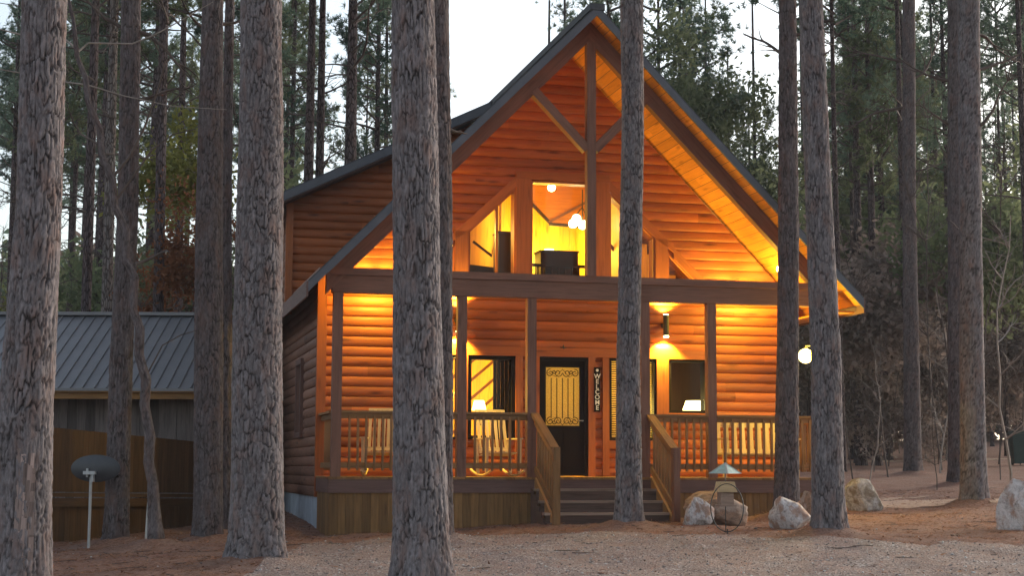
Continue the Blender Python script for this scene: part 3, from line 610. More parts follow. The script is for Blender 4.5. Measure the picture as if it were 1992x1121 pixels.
# ================================================================ the log cabin (local frame: u right, v back, w above deck)
BASEW = 1.02
cab = empty('log_cabin', HW(0, 0, -BASEW), TH, 'two-storey orange log cabin with steep gable, lit windows and timber-framed front porch', 'cabin')
OFF = (0, 0, BASEW)
def part(mb, name, mat, parent=None, label=None):
    o = mb.build(name, mat, parent or cab, OFF if parent is None else None)
    if label: o['label'] = label
    return o
def up(px, py, v):   # photo point on the house plane v -> (u, w)
    d = at(px, py, 1.0)-EYE; k = (v-(EYE-P0)@EV)/(d@EV); q = EYE+k*d-P0; return float(q@EX), float(q[2])
HWD, SL, AP, AU = 8.7, 1.012, 8.05, 4.376
def roofu(w, drop=.22): h = (AP-drop-w)/SL; return AU-h, AU+h
trapL = lambda w: 2.61+max(0, (w-4.37)/.943)
def openings(w):
    r = []
    if 0 < w < 2.14: r.append((3.93, 4.84))
    if .65 < w < 2.14: r += [(1.6, 2.48), (2.62, 3.49), (5.235, 6.14)]
    if 1.16 < w < 2.15: r.append((6.37, 7.13))
    if 3.55 < w < 5.34: r.append((3.77, 4.97))
    if 3.55 < w < 5.2: a = trapL(w); r += [(a, 3.49), (8.74-3.49, 8.74-a)]
    if 3.55 < w < 4.14: a = 2.37-(4.14-w)/1.0; r += [(max(a, 1.8), 2.37), (6.37, 8.74-max(a, 1.8))]
    return sorted(r)
def front_iv(w):
    a, b = roofu(w); a = max(a, 0); b = min(b, HWD)
    if a >= b: return []
    iv = []; x = a
    for p, q in openings(w):
        if p > x: iv.append((x, min(p, b)))
        x = max(x, q)
    if x < b: iv.append((x, b))
    return iv
def log_wall(name, w0, w1, iv, place, mat, pitch=.175, bulge=.034, K=8, flat=False, lbl=None):
    mb = MB(); nc = int(math.ceil((w1-w0)/pitch))
    for c in range(nc):
        joints = [-50]; x = random.uniform(-3, 0)
        while x < 20: joints.append(x); x += random.uniform(2.2, 4.9)
        joints.append(50); tones = [random.random() for _ in joints]; offs = [(random.random()*40, random.random()*40) for _ in joints]
        for k in range(K):
            a, b = w0+(c+k/K)*pitch, min(w1, w0+(c+(k+1)/K)*pitch)
            if a >= w1: break
            pa = (math.sin(math.pi*k/K)**.5 if k else 0)*bulge; pb = (math.sin(math.pi*(k+1)/K)**.5 if k+1 < K else 0)*bulge
            if flat: pa = pb = 0 if k not in (0, ) else 0
            for (s, e) in iv((a+b)/2):
                for j in range(len(joints)-1):
                    p, q = max(s, joints[j]), min(e, joints[j+1])
                    if q-p < .002: continue
                    g = 0
                    P = [place(p+g, pa, a), place(q-g, pa, a), place(q-g, pb, b), place(p+g, pb, b)]
                    ox, oy = offs[j]; mb.face(P, [(p+ox, a+oy), (q+ox, a+oy), (q+ox, b+oy), (p+ox, b+oy)], tones[j])
    return part(mb, name, mat, None, lbl)
log_wall('wall', -.02, 3.48, front_iv, lambda u, o, w: (u, 1.70-o, w), M['log'])
log_wall('wall', 3.48, 8.0, front_iv, lambda u, o, w: (u, 1.70-o, w), M['log'], bulge=.021)
side = lambda w: [(1.7, 3.95), (4.75, 12)] if .75 < w < 2.1 else [(1.7, 12)]
log_wall('wall', -.36, 3.66, side, lambda u, o, w: (-o, 13.7-u, w) if False else (0-o, u, w), M['logside'], lbl='dull brown log side wall')
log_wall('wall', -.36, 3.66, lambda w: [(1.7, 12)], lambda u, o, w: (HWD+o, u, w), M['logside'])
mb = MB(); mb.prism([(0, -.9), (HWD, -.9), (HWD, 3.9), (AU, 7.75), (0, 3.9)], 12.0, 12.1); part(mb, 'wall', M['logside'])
# concrete foundation, corner trims
mb = MB(); mb.box(.03, .3, 1.72, 12, -1.6, -.36); mb.box(HWD-.3, HWD-.03, 1.72, 12, -1.6, -.36); mb.box(.3, HWD-.3, 11.7, 11.95, -1.6, -.36); part(mb, 'foundation', M['conc'])
mb = MB(); mb.box(-.06, .10, 1.62, 1.74, -.36, 3.5); part(mb, 'corner_trim', M['trim'])
mb = MB(); mb.box(HWD-.10, HWD+.06, 1.62, 1.74, -.36, 3.5); part(mb, 'corner_trim', M['trim'])
# side window
mb = MB(); mb.box(-.09, .03, 3.9, 4.0, .7, 2.18); mb.box(-.09, .03, 4.7, 4.8, .7, 2.18); mb.box(-.09, .03, 4.0, 4.7, .7, .8); mb.box(-.09, .03, 4.0, 4.7, 2.08, 2.18)
wn = part(mb, 'window', M['fascia']); mb = MB(); mb.box(-.01, .01, 4.0, 4.7, .8, 2.08); mb.build('pane', M['glass'], wn)

# windows ------------------------------------------------
def poly_frame(mb, poly, t, y0, y1, tone=None):
    n = len(poly); P = [np.array(p, float) for p in poly]; c = sum(P)/n; inner = []
    for i in range(n):
        a, b, d = P[i-1], P[i], P[(i+1) % n]; e1 = (b-a)/np.linalg.norm(b-a); e2 = (d-b)/np.linalg.norm(d-b)
        n1 = np.array((-e1[1], e1[0])); n2 = np.array((-e2[1], e2[0])); m_ = (n1+n2); m_ /= (1+n1@n2); inner.append(b+m_*t)
    for i in range(n):
        j = (i+1) % n; mb.prism([tuple(P[i]), tuple(P[j]), tuple(inner[j]), tuple(inner[i])], y0, y1, gdir=tuple(P[j]-P[i]), tone=tone)
    return [tuple(p) for p in inner]
def window(poly, label=None, t=.045, mat='dark', mull=()):
    mb = MB(); inner = poly_frame(mb, poly, t, 1.652, 1.90); wn = part(mb, 'window', M[mat], None, label)
    g = MB(); g.prism(inner, 1.70, 1.708); g.build('pane', M['glass'], wn)
    for (x, z0, z1) in mull:
        q = MB(); q.box(x-.02, x+.02, 1.665, 1.76, z0, z1); q.build('mullion', M[mat], wn)
    return wn
R_ = lambda a, b, c, d: [(a, c), (b, c), (b, d), (a, d)]
W1a = window(R_(1.6, 2.48, .65, 2.14)); W1b = window(R_(2.62, 3.49, .65, 2.14), 'black framed porch window left of the door with a dark curtain', .07)
W2 = window(R_(5.235, 6.14, .65, 2.14), 'tall porch window with half-open blinds', .05, mull=((5.90, .7, 2.09),)); W3 = window(R_(6.37, 7.13, 1.16, 2.15), 'short porch window with a bright table lamp', .05)
WC = window(R_(3.77, 4.97, 3.55, 5.34), 'tall centre window under the gable', .03, 'trim')
T1 = [(2.61, 3.55), (3.49, 3.55), (3.49, 5.2), (2.61, 4.37)]; mir = lambda P: [(8.74-x, z) for x, z in P[::-1]]
WL = window(T1, None, .035, 'trim', ((3.14, 3.6, 4.83),)); WR = window(mir(T1), None, .035, 'trim', ((8.74-3.14, 3.6, 4.83),))
T2 = [(1.85, 3.55), (2.37, 3.55), (2.37, 4.12), (1.85, 3.6)]; window(T2, None, .03, 'trim'); window(mir(T2), None, .03, 'trim')
# trim boards round the windows
def trims(polys, name='trim_board'):
    for poly, gd in polys:
        mb = MB(); mb.prism(poly, 1.625, 1.70, gdir=gd); part(mb, name, M['trim'])
V_, H_ = (0, 1), (1, 0)
TB = [(R_(3.49, 3.77, 3.45, 5.36), V_), (R_(4.97, 5.25, 3.45, 5.36), V_), (R_(3.49, 5.25, 5.362, 5.50), H_),
      (R_(2.37, 2.61, 3.45, 4.36), V_), (R_(6.13, 6.37, 3.45, 4.36), V_), ([(2.25, 4.12), (2.61, 4.372), (3.488, 5.202), (3.488, 5.40), (2.25, 4.235)], (.73, .68)),
      (mir([(2.25, 4.12), (2.61, 4.372), (3.488, 5.202), (3.488, 5.40), (2.25, 4.235)]), (.73, -.68)),
      ([(1.65, 3.45), (1.85, 3.602), (2.249, 4.0), (2.249, 4.2), (1.55, 3.55)], (.7, .7)), (mir([(1.65, 3.45), (1.85, 3.602), (2.249, 4.0), (2.249, 4.2), (1.55, 3.55)]), (.7, -.7)),
      (R_(3.49, 3.62, 0, 2.14), V_), (R_(3.80, 3.928, 0, 2.14), V_), (R_(4.842, 4.97, 0, 2.14), V_), (R_(5.11, 5.233, .02, 2.14), V_), (R_(6.14, 6.37, .02, 2.14), V_), (R_(7.132, 7.26, 1.0, 2.14), V_),
      (R_(2.48, 2.62, .5, 2.14), V_), (R_(1.47, 1.598, .5, 2.14), V_), (R_(1.47, 7.26, 2.142, 2.30), H_), (R_(5.233, 6.14, .5, .648), H_), (R_(6.37, 7.26, 1.0, 1.158), H_)]
trims(TB)
# blinds behind the tall window
mb = MB()
for k in range(34):
    z = .72+k*.041; mb.hexa([(5.29, 1.78, z), (6.09, 1.78, z), (6.09, 1.80, z+.018), (5.29, 1.80, z+.018), (5.29, 1.78, z+.003), (6.09, 1.78, z+.003), (6.09, 1.80, z+.021), (5.29, 1.80, z+.021)], 0, tone=.5)
mb.build('blinds', M['blind'], W2)
mb = MB()
for k in range(40):
    z = 1.55+.0; a = 3.17+k*.0065
for k in range(9):
    x = 3.12+k*.035; mb.box(x, x+.03, 1.80+.012*(k % 2), 1.83+.012*(k % 2), .70, 2.09)
mb.build('curtain', M['curtain'], W1b)
# door ----------------------------------------------------
mb = MB(); poly_frame(mb, R_(3.93, 4.84, .012, 2.14), .055, 1.645, 1.90); dr = part(mb, 'door_frame', M['dark'])
mb = MB(); a, b, c, d = 3.985, 4.785, .02, 2.085; ga, gb, gc, gd_ = 4.065, 4.70, .90, 1.965
for bx in ((a, ga, c, d), (gb, b, c, d), (ga, gb, c, gc), (ga, gb, gd_, d)): mb.box(bx[0], bx[1], 1.71, 1.76, bx[2], bx[3])
mb.box(ga+.02, 4.36, 1.70, 1.709, .16, .42); mb.box(4.40, gb-.02, 1.70, 1.709, .16, .42); mb.box(ga+.02, 4.36, 1.70, 1.709, .50, .80); mb.box(4.40, gb-.02, 1.70, 1.709, .50, .80)
dl = part(mb, 'door', M['dark'], None, 'black front door with scrolled ironwork over glowing glass')
mb = MB(); mb.box(ga, gb, 1.735, 1.745, gc, gd_); mb.build('door_glass', M['frost'], dl)
mb = MB(); cxs = (ga+gb)/2
for k in (-2, -1, 0, 1, 2):
    x = cxs+k*.105; mb.tube([(x, 1.725, gc+.14), (x, 1.725, gd_-.2)], .010, 5)
def scroll(x, z, r, s, t0=0, n=14):
    mb.tube([(x+s*r*(1-k/n*.75)*math.cos(t0+k*.55), 1.725, z+r*(1-k/n*.75)*math.sin(t0+k*.55)) for k in range(n)], .009, 5)
for s in (-1, 1):
    for zc, f in ((gc+.09, 1), (gd_-.11, -1)):
        scroll(cxs+s*.08, zc, .075, s, 0 if f > 0 else 3.1); scroll(cxs+s*.23, zc, .075, -s, 1.5); scroll(cxs+s*.155, zc-.02*f, .04, s, 3)
        mb.tube([(cxs, 1.725, zc-.07*f), (cxs+s*.12, 1.725, zc+.07*f), (cxs+s*.28, 1.725, zc-.01*f)], .006, 5)
mb.tube([(ga, 1.725, gc+.005), (gb, 1.725, gc+.005), (gb, 1.725, gd_-.005), (ga, 1.725, gd_-.005), (ga, 1.725, gc+.005)], .008, 5); mb.build('iron_scrollwork', M['iron'], dl)
mb = MB(); mb.tube([(4.745, 1.71, 1.0), (4.745, 1.64, 1.0)], .012, 8); mb.tube([(4.745, 1.645, 1.0), (4.66, 1.645, 1.0)], .010, 8); mb.build('handle', M['galv'], dl)

# roof ----------------------------------------------------
def slab(uA, wA, uB, wB, v0, v1, th, mb, **k):  # vertical thickness
    mb.prism([(uA, wA-th), (uB, wB-th), (uB, wB), (uA, wA)], v0, v1, gdir=(uB-uA, wB-wA), **k)
EL = -.473
RF = MB(); slab(EL, AP-SL*(AU-EL), AU, AP, -.5, 12.4, .12, RF); slab(AU, AP, 2*AU-EL, AP-SL*(AU-EL), -.5, 12.4, .12, RF)
RF.box(AU-.13, AU+.13, -.52, 12.42, AP-.10, AP+.015); rf = part(RF, 'roof', M['roof'])
def roofboards(sgn):
    mb = MB(); L = AU-EL-.02; n = int(L/.125)
    for i in range(n):   # tongue-and-groove boards running parallel to the ridge
        a = i*L/n; b = (i+1)*L/n-.006; A = (AU+sgn*a, AP-.122-SL*a); B = (AU+sgn*b, AP-.122-SL*b); x = -.47
        while x < 11.9:
            y = min(12.3, x+random.uniform(1.6, 3.6)); p = [(A[0], A[1]-.03), (B[0], B[1]-.03), B, A]; p = p if sgn > 0 else [(B[0], B[1]-.03), (A[0], A[1]-.03), A, B]
            t = random.random(); off = (random.random()*30, random.random()*30)
            P4 = [(A[0], x, A[1]-.03), (A[0], y, A[1]-.03), (B[0], y, B[1]-.03), (B[0], x, B[1]-.03)]; P4 = P4 if sgn < 0 else P4[::-1]
            mb.face(P4, [(q[1]+off[0], q[0]*1.4+off[1]) for q in P4], t)
            x = y+.003
    mb.build('soffit', M['soffit'], rf)
roofboards(1); roofboards(-1)
for s in (1, -1):   # rake fascia and eave fascia
    mb = MB(); a = (AU, AP-.12); b = (AU+s*(AU-EL), AP-.12-SL*(AU-EL)); P = [(a[0], a[1]-.07), (b[0], b[1]-.07), (b[0], b[1]+.09), (a[0], a[1]+.09)]
    mb.prism(P if s > 0 else [P[1], P[0], P[3], P[2]], -.505, -.465, gdir=(s, -SL)); mb.build('rake_board', M['rakegrey'], rf)
    mb = MB(); x = AU+s*(AU-EL); mb.box(min(x, x+s*.03), max(x, x+s*.03), -.5, 12.4, AP-SL*(AU-EL)-.27, AP-SL*(AU-EL)-.02); mb.build('eave_board', M['fascia'], rf)
# level soffit returns at the eaves
mb = MB(); mb.box(HWD+.06, 2*AU-EL-.03, -.2, 12.2, 2.90, 2.93); part(mb, 'soffit', M['soffit'], None)
# dormer on the left slope
dm = MB(); dwt = lambda u: 5.77+.49*u
slab(-.75, dwt(-.75), 3.95, dwt(3.95), 5.55, 10.6, .11, dm); D_ = part(dm, 'dormer', M['roof'], None, 'shed dormer with log face on the left roof slope')
mb = MB(); mb.prism([(-.75, dwt(-.75)-.20), (3.9, dwt(3.9)-.20), (3.9, dwt(3.9)-.03), (-.75, dwt(-.75)-.03)], 5.52, 5.56, gdir=(1, .49)); mb.build('rake_board', M['rakegrey'], D_)
mb = MB(); mb.prism([(-.73, dwt(-.73)-.24), (4.0, dwt(4.0)-.24), (4.0, dwt(4.0)-.13), (-.73, dwt(-.73)-.13)], 5.57, 10.5, gdir=(1, .49)); mb.build('soffit', M['fascia'], D_)
def dorm_iv(w):
    b = roofu(w, 0)[0]; a = max(-.12, (w+.22-5.77)/.49)
    return [(a, b)] if b > a else []
log_wall('wall', 3.2, 7.5, dorm_iv, lambda u, o, w: (u, 6.1-o, w), M['log'], lbl='log face of the dormer')
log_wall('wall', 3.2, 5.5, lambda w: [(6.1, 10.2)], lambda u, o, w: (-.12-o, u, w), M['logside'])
mb = MB(); mb.box(-.20, -.06, 6.0, 6.12, 3.2, 5.46); part(mb, 'corner_trim', M['trim'])
# porch timber frame ---------------------------------------
POSTS = [.084, 2.167, 3.368, 5.377, 6.592, 8.62]
for u in POSTS:
    mb = MB(); mb.box(u-.078, u+.078, .0, .156, -.02, 3.01); part(mb, 'post', M['timber'])
mb = MB(); mb.box(-.02, 8.74, -.012, .17, 3.012, 3.30); part(mb, 'beam', M['timber'])
mb = MB(); mb.box(-.06, 8.78, -.04, .20, 3.302, 3.42); part(mb, 'beam', M['timber'], None, 'thin cap plank on the porch beam')
for s in (1, -1):
    mb = MB(); top = AP-.155; inner = top-.36
    P = [(AU, inner), (AU+s*(AU-EL-.35), inner-SL*(AU-EL-.35)), (AU+s*(AU-EL-.35), top-SL*(AU-EL-.35)), (AU, top)]
    if s < 0: P = [P[1], P[0], P[3], P[2]]
    mb.prism(P, -.03, .13, gdir=(s, -SL)); part(mb, 'rafter', M['timber'])
mb = MB(); mb.box(4.328, 4.485, -.05, .11, 3.42, 7.52); part(mb, 'king_post', M['timber'])
for s in (1, -1):
    mb = MB(); c0 = 4.406; mb.bar((c0+s*.07, .04, 5.62), (c0+s*1.02, .04, 6.60), .15, .17, up=(0, 1, 0)); part(mb, 'brace', M['timber'])
# deck, fascia, skirting
mb = MB(); n = 62
for i in range(n):
    a = -.05+i*(8.8/n); mb.box(a, a+8.8/n-.005, -.06, 1.70, -.04, 0)
part(mb, 'deck', M['deck'])
mb = MB(); mb.box(-.04, 8.74, -.045, -.005, -.26, -.041); mb.box(-.045, -.005, -.005, 1.62, -.26, -.041); mb.box(8.70, 8.74, -.005, 1.68, -.26, -.041); part(mb, 'rim_board', M['fascia'])
mb = MB(); x = -.02; right_ = False
while x < 8.7:
    wd = random.uniform(.13, .145); x1 = min(8.72, x+wd)
    if x > 3.3 and mb is not None and not right_: part(mb, 'skirting', M['skirt']); mb = MB(); right_ = True
    if not (3.30 < x < 5.58): mb.box(x, x1-.004, -.02+random.uniform(0, .006), .01, -1.5, -.262)
    x = x1
part(mb, 'skirting', M['skirt'])
for xa, ya in ((-.025, .02), (8.70, .02), (3.3, .02), (5.56, .02)):
    mb = MB(); y = .0
    while y < 1.5: mb.box(xa, xa+.022, y+ya, y+ya+.136, -1.5, -.262); y += .14
    part(mb, 'skirting', M['skirt'])
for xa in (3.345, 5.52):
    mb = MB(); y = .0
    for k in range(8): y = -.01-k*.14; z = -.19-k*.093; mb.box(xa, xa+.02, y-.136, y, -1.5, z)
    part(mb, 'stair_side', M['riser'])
# railings ----------------------------------------------------
BAL = None
def baluster(parent, x, y, z0=.10, z1=1.0):
    global BAL
    if BAL is None:
        b = MB(); b.box(-.019, .019, -.019, .019, 0, .90, tone=.5); BAL = b.build('baluster', M['deck'], parent); o = BAL
    else: o = BAL.copy(); scn.collection.objects.link(o); o.parent = parent
    o.location = (x, y, z0); o.scale = (1, 1, (z1-z0)/.90); return o
def rail(u0, u1, v0=.05, v1=.05):
    mb = MB(); dx, dy = u1-u0, v1-v0; L = math.hypot(dx, dy); hor = dx > dy
    if hor: mb.box(u0, u1, v0-.06, v0+.08, 1.035, 1.075); mb.box(u0, u1, v0-.02, v0+.02, .945, 1.034)
    else: mb.box(u0-.07, u0+.07, v0, v1, 1.035, 1.075); mb.box(u0-.02, u0+.02, v0, v1, .945, 1.034)
    r = part(mb, 'railing', M['deck'])
    mb = MB()
    if hor: mb.box(u0, u1, v0-.02, v0+.02, .14, .23)
    else: mb.box(u0-.02, u0+.02, v0, v1, .14, .23)
    mb.build('bottom_rail', M['deck'], r); n = max(2, int(round(L/.14)))
    for i in range(1, n):
        f = i/n; x = u0+dx*f; y = v0+dy*f; baluster(r, x+(0 if hor else .04), y+(-.04 if hor else 0))
h = .078
for a, b in ((0, 1), (1, 2), (3, 4), (4, 5)): rail(POSTS[a]+h, POSTS[b]-h)
rail(.05, .05, .16, 1.62); rail(8.65, 8.65, .16, 1.62)
# steps with closed side rails
for i in range(4):
    w = -.19*(i+1); v = -.29*(i+1)
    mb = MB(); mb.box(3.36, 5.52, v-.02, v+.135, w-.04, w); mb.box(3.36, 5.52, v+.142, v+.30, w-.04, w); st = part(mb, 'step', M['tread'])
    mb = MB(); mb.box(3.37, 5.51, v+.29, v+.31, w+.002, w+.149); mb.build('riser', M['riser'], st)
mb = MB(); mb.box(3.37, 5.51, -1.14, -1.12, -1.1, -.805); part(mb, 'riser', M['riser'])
for u, du in ((3.40, .08), (5.44, .07)):
    mb = MB(); P0_ = (u+.02, .02, 1.055); P1_ = (u+du, -1.05, .47)
    mb.bar(P0_, P1_, .14, .045); sr = part(mb, 'stair_railing', M['deck'])
    mb = MB(); mb.bar((u+.02, -.02, .92), (u+du, -1.04, .35), .035, .09); mb.bar((u+.02, -.02, .14), (u+du, -1.04, -.50), .035, .10); mb.build('rail_board', M['deck'], sr)
    mb = MB(); mb.bar((u+.02, .0, -.12), (u+du, -1.12, -.90), .04, .27); mb.build('stringer', M['deck'], sr)
    for k in range(8):
        f = (k+.7)/8.4; yy = -f*1.05; xx = u+.02+du*f+.03; zt = 1.0-f*.60; b_ = baluster(sr, xx, yy, zt-.92, zt)
    mb = MB(); mb.box(u+du-.05, u+du+.06, -1.16, -1.05, -1.1, .49); mb.build('newel_post', M['timber'] if u > 5 else M['deck'], sr)
# wall sconces (up and down lights)
def plight(u, v, w, E, col=WARM, r=.06, parent=cab, spot=None, aim=None, blend=.6):
    l = bpy.data.lights.new('lamp_or_fill_light', 'SPOT' if spot else 'POINT'); l.energy = E*LAMP; l.color = col; l.shadow_soft_size = r
    o = bpy.data.objects.new('lamp_or_fill_light', l); scn.collection.objects.link(o); o.parent = parent; o.location = (u, v, w+BASEW)
    if spot: l.spot_size = math.radians(spot); l.spot_blend = blend; o.rotation_euler = Vector(aim).to_track_quat('-Z', 'Y').to_euler()
    return o
for u in (6.29, 2.42):
    v = 1.53; mb = MB(); mb.tube([(u, v, 2.56), (u, v, 2.94)], .052, 16); mb.tube([(u, v+.02, 2.75), (u, 1.68, 2.75)], .05, 12); sc = part(mb, 'wall_sconce', M['iron'], None, 'black up-and-down cylinder sconce')
    mb = MB(); mb.tube([(u, v, 2.535), (u, v, 2.558)], .046, 16); mb.tube([(u, v, 2.942), (u, v, 2.950)], .044, 16); mb.build('lens', M['bulb'], sc)
    plight(u, v, 2.51, 300, spot=110, aim=(0, .3, -1), r=.03); plight(u, v, 2.97, 120, spot=125, aim=(0, .22, 1), r=.03)
# lamps tucked behind the porch beam near each end, and the small spot bulb
def beam_lamp(u, v, w, E, vis=False):
    mb = MB(); mb.tube([(u, v, w+.02), (u, v, w+.13)], [.05, .035], 12); o = part(mb, 'porch_lamp', M['iron']); mb = MB(); mb.lathe((u, v, w-.06), [(.001, 0), (.03, .008), (.042, .035), (.03, .07), (.02, .085)], 12); mb.build('bulb', M['bulb'], o)
    mb = MB(); mb.bar((u, v, w+.10), (u, 1.69, w+.10), .03, .03); mb.build('arm', M['iron'], o); plight(u, v, w-.03, E, r=.05)
beam_lamp(.95, 1.15, 3.40, 200); beam_lamp(7.72, 1.15, 3.40, 200)
u_, w_ = up(1515, 524, 1.2); mb = MB(); mb.lathe((u_, 1.2, w_-.05), [(.001, 0), (.03, .01), (.04, .05), (.03, .10), (.001, .11)], 12); o = part(mb, 'spot_bulb', M['bulb']); mb = MB(); mb.tube([(u_, 1.2, w_+.05), (u_, 1.2, w_+.6)], .015, 6); mb.build('stem', M['iron'], o); plight(u_, 1.05, w_, 24)
# globe lamp on an arm at the right-hand end post
u_, w_ = up(1567, 693, .15); mb = MB(); mb.lathe((u_, .15, w_-.13), [(.13*math.sin(a), .13-.13*math.cos(a)) for a in np.linspace(.02, 3.1, 14)], 20); gb_ = part(mb, 'globe_lamp', M['globe'], None, 'bare glowing globe light at the right end of the porch')
mb = MB(); mb.tube([(u_, .15, w_+.10), (u_, .15, w_+.18), (8.55, .09, w_+.18)], .014, 8); mb.tube([(u_, .15, w_+.09), (u_, .15, w_+.15)], .04, 10); mb.build('bracket', M['iron'], gb_); plight(u_, -.05, w_, 110, r=.12)

# interior shell ------------------------------------------------
def inner_iv(w):
    a, b = roofu(w, .3); a = max(a, .15); b = min(b, HWD-.15); iv = []; x = a
    if a >= b: return []
    for p, q in openings(w):
        if p > x: iv.append((x, min(p, b)))
        x = max(x, q)
    if x < b: iv.append((x, b))
    return iv
log_wall('interior_wall', .0, 7.6, inner_iv, lambda u, o, w: (u, 1.90, w), M['inpine'], flat=True, K=4, lbl='pine boarding inside the front wall')
mb = MB(); mb.box(.12, HWD-.12, 1.74, 7.0, 2.62, 2.9); mb.box(.12, HWD-.12, 1.74, 11.9, -.06, -.01); part(mb, 'floor', M['inpine'], None)
mb = MB()
for k in range(40):
    a = .12+k*.2115; hi = AP-.35-SL*abs(a+.1-AU); mb.box(a, a+.207, 5.6, 5.63, 2.9, hi); mb.box(a, a+.207, 4.6, 4.63, .0, 2.62)
mb.box(.12, .15, 1.9, 5.6, 0, 3.4); mb.box(HWD-.15, HWD-.12, 1.9, 5.6, 0, 3.4); mb.box(4.95, 5.0, 1.95, 4.6, 0, 2.6); part(mb, 'interior_wall', M['inpine'])
def ipoly(pts, v0, v1, name, mat, parent=None):
    mb = MB(); mb.prism([up(x, y, v0) for x, y in pts], v0, v1); return part(mb, name, M[mat], parent)
# pine ceiling bulkhead with its V edge, and its dark edge trims
Q = [up(x, y, 4.6) for x, y in ((1070, 434), (1128, 440), (1175, 400), (1190, 300), (975, 300), (985, 350))]
Q = [(u, min(w, 7.55-SL*abs(u-AU))) for u, w in Q]; mb = MB(); mb.prism(Q, 4.6, 4.72); part(mb, 'ceiling', M['soffit'])
def ibar(a, b, v, th, mat, name='ceiling_trim'):
    mb = MB(); A = up(*a, v); B = up(*b, v); mb.bar((A[0], v, A[1]), (B[0], v, B[1]), .05, th, up=(0, 1, 0)) if False else mb.bar((A[0], v, A[1]), (B[0], v, B[1]), th, .05, up=(0, 1, 0)); return part(mb, name, M[mat])
ibar((1020,382), (1071,435), 4.56, .06, 'furn'); ibar((1068,432), (1150,388), 4.53, .05, 'timber'); ibar((1068,436), (1150,442), 4.50, .06, 'furn'); ibar((920,470), (985,520), 3.2, .04, 'furn'); ibar((1180,470), (1260,560), 3.0, .06, 'timber'); ibar((940,400), (1000,520), 5.5, .03, 'timber')
mb = MB(); mb.box(3.40, 3.44, 2.6, 5.6, 2.9, 6.0); mb.box(5.75, 5.79, 2.3, 5.6, 2.9, 6.2); part(mb, 'interior_wall', M['inpine'])  # partitions added to keep the centre light from the side windows
plight(4.0, 3.2, 5.0, 38, (1, .66, .10), .1); plight(4.1, 5.05, 4.3, 45, (1, .72, .10), .1); plight(5.0, 5.0, 4.5, 45, (1, .72, .10), .1); plight(2.5, 3.4, 4.6, 60, (1, .62, .12), .1); plight(6.6, 3.2, 4.0, 50, (1, .6, .15), .1)  # beyond the ceiling light, fills added to brighten back wall and side windows
plight(2.6, 3.2, 1.5, 90, (1, .62, .12), .1); plight(4.35, 3.0, 1.6, 70, (1, .68, .2), .1); plight(5.8, 2.9, 1.3, 120, (1, .70, .14), .1); plight(6.75, 2.7, 1.4, 9, (1, .66, .2), .06)
mb = MB(); mb.box(6.2, 6.24, 1.95, 4.6, 0, 2.6); mb.box(6.24, 8.5, 3.4, 3.44, 0, 2.6); part(mb, 'interior_wall', M['furn'])
# staircase seen through the left porch window
mb = MB()
for k in range(5):
    a = up(905-k*0, 770+k*36-60, 3.2); mb.bar((1.9, 3.2, a[1]-.55), (3.9, 3.2, a[1]+1.15), .05, .05, up=(0, 1, 0))
part(mb, 'staircase', M['timber'])

# ---------------------------------------------------------------- things in and on the cabin
def hthing(name, u, v, w, rz, label, cat, group=None): return empty(name, HW(u, v, w), TH+rz, label, cat, group)
def on(name, mb, mat, root): return mb.build(name, M[mat], root)
# upstairs: chandelier, ceiling globe, lamp, dresser, cabinet, loft railing
def bulb_at(px, py, v, r, name, label, cat, stem=.5, extra=()):
    u, w = up(px, py, v); t_ = hthing(name, u, v, w, 0, label, cat); mb = MB(); mb.tube([(0, 0, r*.8), (0, 0, stem)], .012, 6); on('stem', mb, 'iron', t_)
    for dx, dz in ((0, 0),)+tuple(extra):
        mb = MB(); mb.lathe((dx, 0, dz-r), [(r*math.sin(a), r-r*math.cos(a)) for a in np.linspace(.02, 3.1, 10)], 14); on('bulb', mb, 'bulb', t_)
        if dx: q = MB(); q.tube([(0, 0, stem*.5), (dx, 0, dz+r)], .01, 5); on('arm', q, 'iron', t_)
    return t_
bulb_at(1073, 365, 3.2, .075, 'ceiling_light', 'round glowing ceiling light at the top of the centre gable window', 'light', .6)
bulb_at(1133, 438, 3.4, .085, 'chandelier', 'chandelier of bright bulbs at the right of the centre gable window', 'chandelier', .7, ((-.12, .12), (-.19, .02), (.10, .03)))
u, w = up(1068, 492, 3.1); t_ = hthing('table_lamp', u, 3.1, w-.3, 0, 'glowing shaded lamp behind the dark dresser in the centre gable window', 'lamp')
mb = MB(); mb.lathe((0, 0, .17), [(.13, 0), (.14, .01), (.09, .20), (.08, .20)], 18); on('lamp_shade', mb, 'shade', t_); mb = MB(); mb.lathe((0, 0, -.1), [(.07, 0), (.03, .04), (.02, .25)], 10); on('lamp_base', mb, 'iron', t_)
u0, w1_ = up(1046, 497, 2.7); u1, w2_ = up(1118, 492, 2.7); t_ = hthing('dresser', (u0+u1)/2, 2.7, 2.9, 0, 'dark wooden dresser silhouetted in the centre gable window', 'dresser')
hw = (u1-u0)/2; hh = w2_-2.9; mb = MB(); mb.box(-hw, hw, -.22, .22, .08, hh-.03); on('body', mb, 'furn', t_); mb = MB(); mb.box(-hw-.02, hw+.02, -.24, .24, hh-.03, hh); on('top', mb, 'furn', t_)
for k in range(3): mb = MB(); z = .12+k*(hh-.2)/3; mb.box(-hw+.03, hw-.03, -.235, -.221, z, z+(hh-.2)/3-.03); on('drawer', mb, 'furn', t_)
for x in (-hw+.04, hw-.04): mb = MB(); mb.box(x-.03, x+.03, -.2, .2, 0, .08); on('leg', mb, 'furn', t_)
u0, w1_ = up(968, 453, 2.6); u1, _ = up(1001, 453, 2.6); t_ = hthing('cabinet', (u0+u1)/2, 2.6, 2.9, 0, 'tall dark cabinet behind the left slanted window', 'cabinet')
